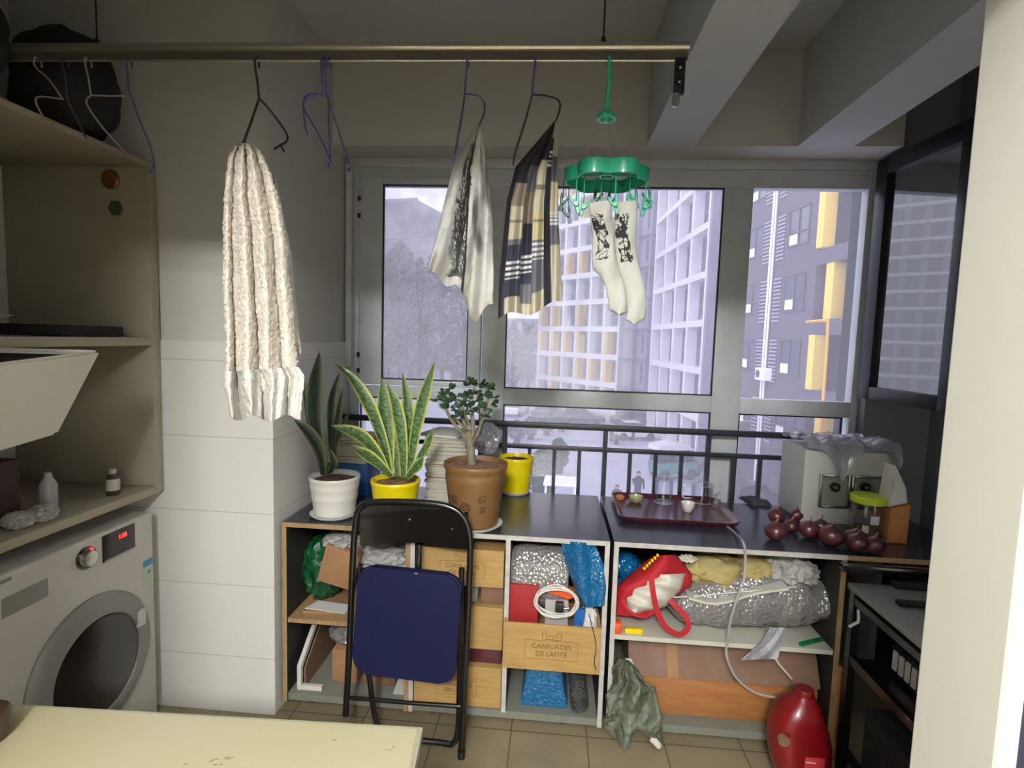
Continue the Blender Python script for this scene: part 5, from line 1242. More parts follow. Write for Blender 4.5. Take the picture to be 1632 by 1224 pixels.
nk = at(741, 150, y=YH); hanger('purple hanger carrying the grey shirt with the tree print', hook_at(745, nk), [[nk, at(735, 190, y=YH-.06), at(727, 235, y=YH-.12), at(722, 262, y=YH-.14)], [nk, at(762, 153, y=YH+.06), at(772, 165, y=YH+.1), at(771, 182, y=YH+.05), at(764, 198, y=YH-.03), at(761, 206, y=YH-.05)]], 'hanger_purple', .0028, mat2='hanger_purple')
nk = at(848, 151, y=YH); hanger('purple hanger carrying the plaid shorts', hook_at(853, nk), [[nk, at(838, 190, y=YH-.06), at(822, 240, y=YH-.12), at(818, 262, y=YH-.14)], [nk, at(872, 153, y=YH+.06), at(890, 160, y=YH+.1), at(892, 175, y=YH+.1), at(884, 198, y=YH+.06)]], 'hanger_purple', .0028, mat2='hanger_dark')
# dim hangers at the far left end
for i, (px, ps, m_) in enumerate(((140, [(145, 152), (138, 165), (165, 205), (205, 248)], 'hanger_white'), (103, [(105, 130), (108, 160), (125, 195), (138, 222)], 'hanger_dark'), (60, [(100, 158), (58, 155), (65, 180), (80, 198)], 'hanger_white'), (205, [(205, 140), (222, 190), (240, 235), (245, 262), (238, 276)], 'hanger_purple'))):
    P = [at(x_, y_, y=YH-.02+.02*k) for k, (x_, y_) in enumerate(ps)]
    ex = [[P[0], at(200, 153, y=YH-.01)]] if i == 0 else []
    hanger(('pale hanger before the black bags with its bar to the right', 'dark hanger between the two pale ones at the far left', 'pale hanger furthest left on the rail', 'thin purple hanger against the pillar, left of the towel')[i], hook_at(px, P[0]), [P]+ex, m_, .0024, 'hangers at the dark left end of the rail')

# towel
def tow_fold(u, v): return -.062*abs(math.sin(PI*(3.2*u**.9+.35+.12*math.sin(v*3))))**.7*(.55+.45*v)+.010*math.sin(u*23+v*3+2)*(.3+.7*v)+.012*v*math.sin(v*5+u*4)
tw_ = root('bath_towel', at(415, 668, y=YH-.13), 'thick white terry towel hanging in folds from the dark hanger', 'towel')
b = BM(); garment(b, [(385, 228), (372, 232), (362, 250), (357, 290), (355, 400), (358, 500), (357, 600), (366, 655)], [(398, 228), (415, 240), (432, 275), (448, 330), (462, 420), (470, 510), (476, 590), (478, 662)], YH-.11, .07, tow_fold, 190, 330, bottom=lambda u: 12*u*(1.2-u)+4*math.sin(u*14))
for v in b.verts:
    n_ = noise.noise(v.co*130)*.0038+noise.noise(v.co*60)*.002+noise.noise(v.co*9)*.006; v.co += Vector((n_*.6, n_, n_*.4))
part('front_fold', b, 'towel', tw_)
b = BM(); garment(b, [(410, 262), (412, 400), (418, 600)], [(440, 285), (464, 400), (480, 560)], YH-.06, .05, tow_fold, 40, 60, bottom=lambda u: 20*math.sin(u*3))
part('rear_fold', b, 'towel', tw_)
b = BM(); garment(b, [(358, 592), (357, 612), (366, 664)], [(476, 585), (486, 600), (480, 662)], YH-.128, .09, lambda u, v: tow_fold(u, 1)+.004*math.sin(u*47+v*3), 150, 40, bottom=lambda u: 12*u*(1.2-u)+5*math.sin(u*14))
for v in b.verts:
    n_ = noise.noise(v.co*60)*.002; v.co += Vector((n_, n_, 0))
part('hem_band', b, mk('towel_hem', (200, 196, 190), .95, bump=(120, .6, .008)), tw_)

def c5(x, y): return (560+x/2.448, 60+y/2.448)
# grey shirt with tree print
b = BM(); garment(b, [c5(*p) for p in ((488, 342), (455, 395), (400, 490), (360, 650), (325, 800), (293, 925))], [c5(*p) for p in ((497, 342), (515, 400), (530, 520), (550, 700), (553, 900), (552, 1005))], YH-.05, .07,
    lambda u, v: (.030*math.sin(u*11+.6)+.012*math.sin(u*24+v*5))*(.25+.75*v), 150, 150, bottom=lambda u: 45*math.exp(-((u-.75)/.22)**2)-8*math.sin(u*16))
for v in b.verts:
    n_ = noise.noise(v.co*14)*.010+(.5-abs(noise.noise(v.co*26)))*.010; v.co += Vector((n_*.3, -n_, 0))
sh = thing('shirt', b, 'shirt', 'grey-white shirt with a black tree print hanging left of the plaid shorts', 'shirt')
SEG = []
def grow(x, y, a, L_, w_, dep, r_):
    x2, y2 = x+L_*math.sin(a)*.9, y-L_*math.cos(a); SEG.append((x, y, x2, y2, w_))
    if dep:
        for k in range(3 if dep > 2 else 2): grow(x2, y2, a+r_.uniform(-1.0, .9), L_*r_.uniform(.62, .85), w_*.62, dep-1, r_)
_r = random.Random(4)
for y_ in (.88, .80, .70, .60, .50, .40, .32): grow(.40+(.88-y_)*.12, y_, -.25, .12, .019, 3, _r)
for k in range(8): SEG.append((.41+.0165*k, .93-.1*k, .41+.0165*(k+1), .83-.1*k, .036))
SEG.append((.50, .22, .56, .0, .03))
def shirt_col(u, v, co):
    g = noise.noise(Vector((u*3, v*4, 2))); base = [182+g*16, 182+g*16, 180+g*16]
    if u > 1: return base
    k = 0; c0 = .505-.03*math.sin(v*5)
    zone = min(1, max(0, (u-.27-.06*noise.noise(Vector((v*6, 3, 1))))*12))*(u < c0)*(.12 < v < .93)
    if zone:
        n1 = abs(noise.noise(Vector((u*26, v*13, 7)))); n2 = abs(noise.noise(Vector((u*14, v*22, 2)))); n3 = abs(noise.noise(Vector((u*40, v*34, 5))))
        if n1 < .10+.05*v or n2 < .08: k = .92*min(1, zone*1.3)
        elif n3 < .10: k = .6*zone
        base = [b_-26*zone for b_ in base]
    for (x1_, y1__, x2_, y2_, w_) in SEG[:160]:
        if abs(v-(y1__+y2_)/2) > .12 or abs(u-(x1_+x2_)/2) > .14: continue
        dx_, dy_ = x2_-x1_, y2_-y1__; t_ = max(0, min(1, ((u-x1_)*dx_+(v-y1__)*dy_)/(dx_*dx_+dy_*dy_+1e-9)))
        if math.hypot(u-x1_-t_*dx_, v-y1__-t_*dy_) < w_*.45+.002: k = max(k, .9); break
    if abs(u-c0) < .017+.012*(v < .35): k = .95  # dark crease of a fold, painted into the cloth colour
    if .24 < u < .52 and .78 < v < .95: k = max(k, min(.8, max(0, noise.noise(Vector((u*9, v*12, 5)))*1.5+.3)))
    if u > .58: k = max(k, min(.62, max(0, noise.noise(Vector((u*4, v*5, 14)))*1.5+.02)))
    c = [q_*(1-k)+24*k for q_ in base]
    g_ = min(1, max(0, (v-.82)*6+noise.noise(Vector((u*6, v*4, 8)))*.8)); c = [c[0]*(1-.08*g_), c[1]*(1-.10*g_), c[2]*(1-.13*g_)]
    return c
paint(sh, shirt_col)
# plaid shorts
b = BM(); garment(b, [c5(*p) for p in ((792, 324), (720, 410), (640, 505), (605, 640), (590, 800), (576, 950), (572, 1098))], [c5(*p) for p in ((799, 324), (802, 400), (806, 500), (808, 700), (815, 850), (820, 960), (822, 1036))], YH-.05, .06,
    lambda u, v: (.022*math.sin(u*15+.5)+.014*math.sin(u*30+v*3))*(.2+.8*min(1, v*1.6)), 170, 150, bottom=lambda u: -6*math.sin(u*9))
so = thing('plaid_shorts', b, 'shorts', 'navy, grey and cream plaid shorts hanging in the middle of the rail', 'shorts')
NV, CRM, GRY, BRN, WHT = (38, 40, 58), (178, 171, 150), (98, 96, 104), (124, 114, 102), (206, 206, 206)
PC = [(.09, [(2, (30, 28, 36))]), (.34, [(.36, (32, 32, 42)), (.47, BRN), (.63, CRM), (.66, GRY), (.92, NV), (2, CRM)]), (.52, [(.26, (30, 30, 40)), (.40, GRY), (.56, BRN), (.86, NV), (.95, GRY), (2, CRM)]),
      (.72, [(.22, (34, 34, 46)), (.36, CRM), (.38, BRN), (.50, CRM), (.64, (184, 174, 134)), (.70, GRY), (.90, GRY), (2, CRM)]), (.84, [(.10, CRM), (2, (28, 30, 44))]), (2, [(.20, CRM), (.34, GRY), (.52, CRM), (.68, GRY), (2, CRM)])]
ST = {1: (.74, .84), 2: (.72, .82), 3: (.66, .76), 4: (.17, .27), 5: (.50, .58)}
def plaid(u, v, co):
    if u > 1: u = 2-u
    for i, (lim, rows_p) in enumerate(PC):
        if u < lim: break
    for (vl, c) in rows_p:
        if v < vl: break
    if i in ST and ST[i][0] < v < ST[i][1] and ((v-ST[i][0])/(ST[i][1]-ST[i][0])*4) % 1 < .42: return WHT
    if abs(v-.545) < .006 and i in (1, 3): return BRN
    n = 4*noise.noise(Vector((u*90, v*90, 1))); return [x+n for x in c]
paint(so, plaid)

# green clip rack
cg = root('clip_drying_rack', at(968, 285, y=YH), 'green flower-shaped plastic clip rack hanging at the right end of the rail', 'drying rack')
gc = at(967, 272, y=YH); gz = gc.z; gx = gc.x
b = BM(); q = at(971, 97, y=YH); P = [Vector((q.x-.002, YH+.012, zb2-.01)), Vector((q.x, YH+.010, zb2+.006)), Vector((q.x, YH-.004, zb2+.009)), Vector((q.x, YH-.011, zb2)), Vector((q.x, YH-.006, zb2-.03)), at(968, 176, y=YH)]
tube(b, smooth(P, 4), .0045, 8); P2 = [at(970, 110, y=YH-.004), at(973, 122, y=YH-.004), at(969, 140, y=YH), at(967, 174, y=YH)]; tube(b, smooth(P2, 4), .0045, 8); part('hook', b, 'green_plastic', cg)
q = at(966, 187, y=YH); b = BM(); lathe(b, [(0, .02), (.012, .016), (.024, .006), (.026, 0), (.026, -.006), (.018, -.007), (.012, .004), (0, .006)], q, 28); part('cap', b, 'green_plastic', cg)
Rg = .088
def flower(a): return 1+.24*abs(math.cos(3*a))**1.3
b = BM(); lathe(b, [(Rg*.9, .012), (Rg, .014), (Rg*1.02, .012), (Rg*1.0, -.022), (Rg*.97, -.022), (Rg*.97, .008), (Rg*.9, .008), (Rg*.9, .012)], (gx, YH, gz-.01), 96, fn=lambda a, z: flower(a))
part('flower_ring', b, 'green_plastic', cg)
b = BM(); lathe(b, [(.014, .004), (.02, .006), (.02, -.006), (.014, -.006), (.014, .004)], (gx, YH, gz-.01), 24)
for k in range(6):
    a = PI*k/3; c_, s_ = math.cos(a), math.sin(a); tube(b, [(gx+.017*c_, YH+.017*s_, gz-.01), (gx+Rg*1.2*c_, YH+Rg*1.2*s_, gz-.012)], .004, 6)
part('spokes', b, 'green_plastic', cg)
b = BM()
for k in range(3):
    a = 2*PI*k/3+.6; tube(b, [(q.x+.015*math.cos(a), YH+.015*math.sin(a), q.z), (gx+Rg*.95*math.cos(a), YH+Rg*.95*math.sin(a), gz)], .0011, 5)
part('strings', b, 'string', cg)
clips = [(897, 322, .02), (918, 325, -.05), (930, 330, -.03), (905, 342, .03), (950, 318, .05), (957, 330, -.02), (972, 322, .04), (980, 326, -.07), (1003, 322, -.03), (1012, 318, .02), (1028, 330, -.01), (1033, 318, .05)]
sgrp = []
for i, (px, py, dy) in enumerate(clips):
    p = at(px, py, y=YH+dy); zt3 = gz-.02; m_ = 'green_dark' if i in (0, 3, 4, 6) else 'green_plastic'
    b = BM(); tilt = (-1)**i*.35; dx_ = math.sin(tilt)
    # two jaws crossing at a pin
    for s in (-1, 1):
        P = [p+Vector((s*.010, 0, .022)), p+Vector((s*.006, 0, .004)), p+Vector((-s*.002, 0, -.012)), p+Vector((-s*.001+dx_*.004, 0, -.024))]
        P = [p+Matrix.Rotation(tilt, 3, 'Y')@(k_-p) for k_ in P]; tube(b, smooth(P, 3), .0034, 6)
    tube(b, [p+Vector((0, -.006, 0)), p+Vector((0, .006, 0))], .0055, 8); o = part('clothes_clip', b, m_, cg)
    b = BM(); tube(b, [p+Vector((0, 0, .01)), Vector((p.x, p.y, zt3))], .0016, 5); part('link', b, m_, o)
# socks
def sock_col(seed):
    def f(u, v, co):
        k = 0
        if u < 1 and .10 < v < .48:
            q1 = abs(noise.noise(Vector((u*4.5+seed, v*15, seed)))); q2 = abs(noise.noise(Vector((u*3.2, v*24, seed+4)))); q3 = noise.noise(Vector((u*6, v*20, seed+9)))
            ins = abs(u-.42-.1*math.sin(v*14+seed)) < .27+.06*q3
            if ins and (q1 < .085 or q2 < .07 or q3 > .38): k = .9
            if ins and abs(v-(.19 if seed < 5 else .24)) < .045 and q3 > -.12: k = .88
        b_ = 184+8*noise.noise(Vector((u*4, v*9, 3))); return [b_*(1-k)+24*k, b_*(1-k)+24*k, (b_-6)*(1-k)+26*k]
    return f
b = BM(); garment(b, [c5(*p) for p in ((925, 645), (932, 700), (940, 780), (938, 860), (940, 900), (965, 925), (992, 970), (1003, 1030), (1004, 1062), (1040, 1082))], [c5(*p) for p in ((1015, 632), (1018, 700), (1022, 770), (1026, 830), (1040, 890), (1058, 940), (1068, 990), (1075, 1040), (1074, 1072), (1052, 1084))], YH-.055, .030, lambda u, v: .006*math.sin(v*16+u*4), 110, 160)
s1 = thing('sock', b, 'sock', 'left grey sock with black pattern, toe curled, clipped on the green rack', 'sock', 'socks on the green rack'); paint(s1, sock_col(3))
b = BM(); garment(b, [c5(*p) for p in ((1030, 640), (1026, 720), (1024, 800), (1030, 870), (1048, 950), (1066, 1010), (1074, 1070), (1068, 1100), (1095, 1116))], [c5(*p) for p in ((1114, 636), (1116, 720), (1112, 800), (1116, 860), (1134, 930), (1150, 990), (1155, 1050), (1146, 1095), (1115, 1117))], YH-.035, .030, lambda u, v: .005*math.sin(v*12+u*3), 110, 160)
s2 = thing('sock', b, 'sock', 'right grey sock with black pattern hanging longer on the green rack', 'sock', 'socks on the green rack'); paint(s2, sock_col(8))

# ================================================================== room lamp behind the camera
lr = root('ceiling_lamp', (-.15, -1.3, ZC), 'round ceiling lamp in the room behind the camera', 'lamp')
b = BM(); lathe(b, [(0, 0), (.25, 0), (.25, -.05), (.24, -.06), (0, -.06)], (-.15, -1.3, ZC), 32); part('housing', b, 'white_plastic', lr)
b = BM(); tube(b, [(-.15, -1.3, ZC-.06), (-.15, -1.3, 2.56)], .012); lathe(b, [(0, .04), (.22, .03), (.22, .012), (0, .012)], (-.15, -1.3, 2.50), 32); part('diffuser_holder', b, 'white_plastic', lr)
# ================================================================== OUTSIDE
GZ = -6.0
b = BM(); box(b, -160, 60, 3.3, 160, GZ-.5, GZ); struct('ground', b, 'road')

def facade(name, label, A, B, z0, z1, nb, nf, depth, style, wallmat, slabmat, piermat, rec=.6, yellow=None, slabh=.45, pierw=.5, end=None, floor_h=None):
    """a block whose front runs A -> B (seen with A on the left); recessed bays between slabs and piers"""
    A = Vector((A[0], A[1], 0)); B = Vector((B[0], B[1], 0)); L = (B-A).length; ux = (B-A).normalized(); uy = Vector((-ux.y, ux.x, 0))
    Mx = Matrix((ux, uy, Vector((0, 0, 1)))).transposed().to_4x4(); Mx.translation = A
    def put(nm, b, mat, par): bmesh.ops.transform(b, matrix=Mx, verts=b.verts); return part(nm, b, mat, par, sm=False)
    t = root(name, A+Vector((0, 0, z0)), label, 'building'); fh = (z1-z0)/nf; bw = L/nb
    b = BM(); box(b, 0, L, rec, depth, z0, z1-.01); wl_ = put('wall', b, wallmat, t)
    for f in range(nf+1):
        z = z0+f*fh; b = BM(); box(b, -.05, L+.05, 0, rec-.001, z-slabh/2, min(z+slabh/2, z1+.6)); put('floor_slab', b, slabmat, t)
    for k in range(nb+1):
        X = k*bw; b = BM(); box(b, X-pierw/2, X+pierw/2, .04, rec-.002, z0, z1); put('pier', b, piermat, t)
    for f in range(nf):
        for k in range(nb):
            za_, zb_2 = z0+f*fh+slabh/2, z0+(f+1)*fh-slabh/2; xa_, xb_ = k*bw+pierw/2, (k+1)*bw-pierw/2; w_ = xb_-xa_
            st = style(k, f)
            if st == 'none': continue
            b = BM()
            if st == 'big': wx0, wx1, wz0, wz1 = xa_+.08*w_, xb_-.08*w_, za_+.1, zb_2-.15
            elif st == 'right': wx0, wx1, wz0, wz1 = xa_+.45*w_, xb_-.05*w_, za_+.5, zb_2-.25
            else: wx0, wx1, wz0, wz1 = xa_+.15*w_, xb_-.30*w_, za_+.7, zb_2-.3
            box(b, wx0, wx1, rec-.03, rec-.001, wz0, wz1); wn_ = put('window_glass', b, 'bld_glass', t)
            b = BM(); q = .07
            for r_ in ((wx0, wx1, wz0, wz0+q), (wx0, wx1, wz1-q, wz1), (wx0, wx0+q, wz0, wz1), (wx1-q, wx1, wz0, wz1), ((wx0+wx1)/2-q/2, (wx0+wx1)/2+q/2, wz0, wz1), (wx0, wx1, wz0+(wz1-wz0)*.4, wz0+(wz1-wz0)*.4+q)):
                box(b, r_[0], r_[1], rec-.07, rec-.031, r_[2], r_[3])
            put('window_frame', b, 'bld_mid', wn_)
            if yellow and yellow(k, f):
                b = BM(); box(b, xa_+.01, xa_+.24*w_, .02, rec-.04, za_-.02, zb_2+.02); put('yellow_panel', b, 'bld_yellow', t)
    return t, put
rng = random.Random(2)
yl_ = {(k, f): rng.random() < .52 for k in range(12) for f in range(20)}
def px_at(px, Y): p = at(px, 545, y=Y); return (p.x, Y)
# A: white grid with yellow panels, corner turned to the camera
fhA = 2.95
tA, _ = facade('apartment_block', 'white gridded block with yellow panels in the middle of the centre pane', px_at(858, 66), px_at(985, 56), GZ, GZ+fhA*12, 6, 12, 8, lambda k, f: 'big', 'bld_grey', 'bld_white', 'bld_white', rec=1.0, yellow=lambda k, f: yl_[(k, f)], slabh=.55, pierw=.35)
tA2, _ = facade('apartment_block', 'grey plain block between the yellow-panelled and the tall white-gridded blocks', px_at(986, 55.5), px_at(1052, 50), GZ, GZ+fhA*12, 3, 12, 8, lambda k, f: ('right' if k == 1 else 'none'), 'bld_mid', 'bld_grey', 'bld_mid', rec=.5, slabh=.16, pierw=.2)
# B: tall gridded block seen along its front
pB0 = px_at(1037, 47); pB1 = px_at(1118, 33.5)
tB, putB = facade('apartment_block', 'tall pale block with a white grid of windows at the right of the centre pane', pB0, pB1, GZ, GZ+fhA*13, 4, 13, 10, lambda k, f: 'big', 'bld_mid', 'bld_white', 'bld_white', rec=.7, slabh=.40, pierw=.45)
LB = (Vector((*pB1, 0))-Vector((*pB0, 0))).length
b = BM(); box(b, LB+.23, LB+.6, 0, 10, GZ, GZ+fhA*13+.6); putB('end_wall', b, 'bld_mid', tB)
# C: dark mauve block with boxed yellow bays
pC0 = px_at(1176, 30.5); pC1 = px_at(1400, 19.5)
A = Vector((*pC0, 0)); Bv = Vector((*pC1, 0)); L = (Bv-A).length; ux = (Bv-A).normalized(); uy = Vector((-ux.y, ux.x, 0))
MC = Matrix((ux, uy, Vector((0, 0, 1)))).transposed().to_4x4(); MC.translation = A
def putC(nm, b, mat, par, sm=False): bmesh.ops.transform(b, matrix=MC, verts=b.verts); return part(nm, b, mat, par, sm=sm)
def uC(px):     # distance along the front that the photograph shows at column px
    d = at(px, 545, y=10)-CP; n_ = uy; t_ = (A-CP).dot(n_)/Vector((d.x, d.y, 0)).dot(n_); return (Vector((CP.x, CP.y, 0))+Vector((d.x, d.y, 0))*t_-A).dot(ux)
tC = root('apartment_block', A+Vector((0, 0, GZ)), 'dark mauve block with boxed yellow bays seen through the open casement', 'building')
fhC = 2.9; zc_at = lambda px, py: (lambda u: (lambda P: CP.z+(at(px, py, y=P.y).z-CP.z))(A+ux*u))(uC(px))
zbase = zc_at(1300, 507)     # underside line of the row of bays below the middle one
zrow = [zc_at(1245, 520)+fhC*k for k in range(-5, 7)]
b = BM(); u_end = uC(1372)
box(b, -.3, uC(1292), .0, 9, GZ, 24); box(b, uC(1292), u_end+1.2, 1.3, 9, GZ, 24); 
putC('wall', b, 'bld_purple', tC)
bu0, bu1 = uC(1292), uC(1350)
b = BM(); box(b, bu1, u_end+1.2, 0, 1.3, GZ, 24); putC('wall_pier', b, 'bld_purple', tC)
for k, z in enumerate(zrow):
    b = BM(); box(b, bu0, bu1, 0, 1.3, z-.42, z+.22); putC('bay_slab', b, 'bld_purple', tC)
    if z > 22 or z < GZ+1: continue
    # windows, louvres
    for (a, c, h0, h1_, nm) in ((1183, 1208, .75, 2.2, 'w'), (1208, 1219, .2, 2.35, 'l'), (1229, 1240, .2, 2.35, 'l'), (1246, 1278, .7, 2.25, 'w')):
        ua, uc = uC(a), uC(c)
        if nm == 'w':
            b = BM(); box(b, ua, uc, -.02, -.001, z+h0, z+h1_); g = putC('window_glass', b, 'bld_glass', tC)
            b = BM(); q = .06
            for r_ in ((ua, uc, z+h0-q, z+h0), (ua, uc, z+h1_, z+h1_+q), (ua, ua+q, z+h0, z+h1_), (uc-q, uc, z+h0, z+h1_), ((ua+uc)/2-q/2, (ua+uc)/2+q/2, z+h0, z+h1_), (ua, uc, z+h0+.5, z+h0+.5+q)): box(b, r_[0], r_[1], -.07, -.02, r_[2], r_[3])
            putC('window_frame', b, 'bld_dark', g)
            b = BM(); box(b, ua+q, (ua+uc)/2, -.03, -.021, z+h0+.05, z+h0+.5); putC('white_window_panel', b, 'bld_white', g)  # plain white panel over the lower left of the glass
        else:
            b = BM(); box(b, ua, uc, -.02, -.001, z+h0, z+h1_); l_ = putC('louvre_recess', b, 'bld_dark', tC)
            b = BM(); m_ = 12
            for i in range(m_): zz_ = z+h0+(h1_-h0)*(i+.2)/m_; box(b, ua, uc, -.08, -.021, zz_, zz_+.07)
            putC('louvre', b, 'bld_mid', l_)
    # yellow panel in the bay
    ya, yb3 = ((uC(1306), uC(1318)) if k % 2 else (uC(1298), uC(1308)))
    b = BM(); box(b, ya, yb3, .05 if k % 2 else -.25, .55 if k % 2 else .25, z+.22, z+fhC-.42); putC('yellow_panel', b, 'bld_yellow', tC)
    b = BM(); box(b, yb3+.2, bu1-.3, 1.27, 1.299, z+.5, z+2.2); putC('bay_window', b, 'bld_glass', tC)
# white down pipe, orange gas pipe, air conditioner
b = BM(); u_ = uC(1222); tube(b, [(u_, -.12, GZ), (u_, -.12, 24)], .06, 8); u2 = uC(1226); tube(b, [(u2, -.12, GZ), (u2, -.12, 24)], .05, 8); putC('down_pipe', b, 'bld_white', tC, True)
zt_b = zc_at(1320, 512); u0_, u1_ = uC(1296), uC(1331)
b = BM(); tube(b, smooth([(u0_, -.3, zt_b-.05), (u0_+.1, -.34, zt_b), (u1_-.1, -.34, zt_b), (u1_, -.34, zt_b-.15), (u1_, -.3, zt_b-2.0), (u1_, -.3, zt_b-5.5)], 4), .06, 8); putC('gas_pipe', b, 'bld_orange', tC, True)
ac = zc_at(1232, 597); ua = uC(1221); b = BM(); box(b, ua, ua+.9, -.45, -.05, ac-.3, ac+.3, bev=.03); a_ = putC('air_conditioner', b, 'bld_white', tC); b = BM(); tube(b, [(ua+.3, -.46, ac), (ua+.3, -.47, ac)], .2, 20); putC('fan_grille', b, 'bld_dark', a_)
# D: far block in the fog behind the left pane, and low houses
facade('apartment_block', 'hazy grey far block above the trees in the left pane', px_at(585, 88), px_at(660, 86), GZ, at(640, 322, y=88).z, 3, 10, 10, lambda k, f: 'mid', 'bld_grey', 'bld_grey', 'bld_grey', rec=.5)
facade('apartment_block', 'hazy far block with yellow panels behind the shirt', px_at(672, 108), px_at(728, 106), GZ, at(690, 342, y=108).z, 4, 10, 10, lambda k, f: 'big', 'bld_mid', 'bld_white', 'bld_white', rec=.8, yellow=lambda k, f: f > 5)
facade('apartment_block', 'low far block left of the white grid in the centre pane', px_at(800, 84), px_at(856, 84), GZ, at(830, 510, y=84).z, 4, 4, 10, lambda k, f: 'big', 'bld_grey', 'bld_mid', 'bld_mid', rec=.5)
# E: block across the street that the opened casement mirrors
facade('apartment_block', 'pale teal gridded block mirrored in the opened casement', (-104, 62), (-56, 106), GZ, GZ+57, 22, 19, 8, lambda k, f: 'big', 'bld_teal', 'bld_white', 'bld_teal', rec=.8, slabh=.5, pierw=.5)

def tree(px, Y, h, w_, label, mat='tree_leaf', seed=0, grp=None):
    x_, y_ = px_at(px, Y); t = root('tree', (x_, y_, GZ), label, 'tree', grp)
    b = BM(); tube(b, smooth([(x_, y_, GZ), (x_+.1, y_, GZ+h*.3), (x_, y_, GZ+h*.7)], 4), [.28-.02*i for i in range(9)], 8)
    r_ = random.Random(seed)
    for k in range(6): a = r_.uniform(0, 6.28); tube(b, [(x_, y_, GZ+h*.35+k*h*.06), (x_+math.cos(a)*w_*.5, y_+math.sin(a)*w_*.5, GZ+h*.6+k*h*.06)], [.1, .03], 5)
    part('trunk', b, 'bark', t)
    b = BM()
    for k in range(1500):
        u = r_.random(); a = r_.uniform(0, 6.28); zz_ = GZ+h*(.22+.78*u); rr4 = w_*math.sin(PI*min(1, .15+u*.85))**.6*r_.random()**.5*(.7+.3*noise.noise(Vector((a, u*4, seed))))
        c_ = Vector((x_+rr4*math.cos(a), y_+rr4*math.sin(a), zz_)); s_ = r_.uniform(.12, .32)*max(.5, w_/3)
        d1 = Vector((r_.uniform(-1, 1), r_.uniform(-1, 1), r_.uniform(-1, 1))).normalized()*s_; d2 = d1.orthogonal().normalized()*s_*.7
        b.faces.new([b.verts.new(c_+d1), b.verts.new(c_+d2), b.verts.new(c_-d1), b.verts.new(c_-d2)])
    part('foliage', b, mat, t, sm=False, kind='stuff')
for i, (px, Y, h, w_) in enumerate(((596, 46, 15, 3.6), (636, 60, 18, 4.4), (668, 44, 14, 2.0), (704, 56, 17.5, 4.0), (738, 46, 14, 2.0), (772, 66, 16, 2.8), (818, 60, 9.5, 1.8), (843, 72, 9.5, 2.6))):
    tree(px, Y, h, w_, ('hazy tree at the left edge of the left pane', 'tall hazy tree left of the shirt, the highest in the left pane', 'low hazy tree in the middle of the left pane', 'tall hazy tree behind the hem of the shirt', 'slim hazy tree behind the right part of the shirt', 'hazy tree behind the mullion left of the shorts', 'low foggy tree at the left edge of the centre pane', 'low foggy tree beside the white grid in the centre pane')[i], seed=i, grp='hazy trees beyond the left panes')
tree(872, 24, 2.6, 1.0, 'round dark green bush behind the guard railing', 'tree_green', 30)
tree(897, 30, 2.0, .8, 'smaller green bush behind the round one', 'tree_green', 31)
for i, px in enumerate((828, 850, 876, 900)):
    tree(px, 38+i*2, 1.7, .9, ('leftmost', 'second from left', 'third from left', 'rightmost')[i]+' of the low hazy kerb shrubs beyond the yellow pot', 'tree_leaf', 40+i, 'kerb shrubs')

def car(px, py, ln, mat, label, ang=0, kind='car', name='parked_car'):
    p = at(px, py, z=GZ); R3 = Matrix.Rotation(ang, 3, 'Z'); t = root(name, p, label, 'car'); w_ = ln*.42
    def put(nm, b, m_, par=t): bmesh.ops.rotate(b, cent=(0, 0, 0), matrix=R3, verts=b.verts); bmesh.ops.translate(b, verts=b.verts, vec=p); return part(nm, b, m_, par)
    b = BM()
    if kind == 'car':
        prism(b, [(-ln/2, .3), (ln/2, .3), (ln/2, .75), (ln*.28, .9), (-ln*.45, .92), (-ln/2, .8)], 'y', -w_/2, w_/2, bev=.06); put('body', b, mat)
        b = BM(); prism(b, [(-ln*.40, .9), (ln*.26, .9), (ln*.10, 1.38), (-ln*.28, 1.40)], 'y', -w_*.43, w_*.43, bev=.05); put('cabin', b, 'car_glass')
        b = BM(); box(b, -ln*.27, ln*.09, -w_*.42, w_*.42, 1.38, 1.43, bev=.01); put('roof', b, mat)
    else:
        prism(b, [(-ln/2, .35), (ln/2, .35), (ln/2, .9), (ln*.42, 1.0), (-ln/2, 1.0)], 'y', -w_/2, w_/2, bev=.05); put('body', b, 'car_teal')
        b = BM(); prism(b, [(-ln*.48, 1.0), (ln*.42, 1.0), (ln*.30, 1.7), (-ln*.46, 1.7)], 'y', -w_*.46, w_*.46, bev=.05); put('cabin', b, 'car_glass')
        b = BM(); prism(b, [(-ln*.52, 1.68), (ln*.36, 1.68), (ln*.22, 1.98), (-ln*.2, 2.08), (-ln*.5, 1.95)], 'y', -w_*.52, w_*.52, bev=.05); put('roof', b, 'car_white')
    for sx in (-.32, .32):
        for sy in (-1, 1):
            b = BM(); tube(b, [(sx*ln, sy*w_*.42, .32), (sx*ln, sy*w_*.52, .32)], .32, 16); put('wheel', b, 'tyre')
car(1072, 762, 2.6, 'car_white', 'white-roofed teal three-wheel van on the road behind the glasses', .35, 'van', 'small_van')
car(1012, 680, 4.2, 'car_dark', 'dark car parked far off under the centre transom', .2); car(925, 675, 4.2, 'car_dark', 'dark car left of the other under the centre transom', .1)
car(1010, 700, 3.4, 'car_white', 'pale car parked at the foot of the tall pale block', .2); car(822, 661, 4.0, 'car_white', 'white car far off beside the mullion', 1.3)
car(872, 666, 4.0, 'car_dark', 'dark car far off beside the white one near the mullion', 1.2)
car(1190, 815, 3.6, 'car_dark', 'dark car at the bottom of the lower right pane', .5)
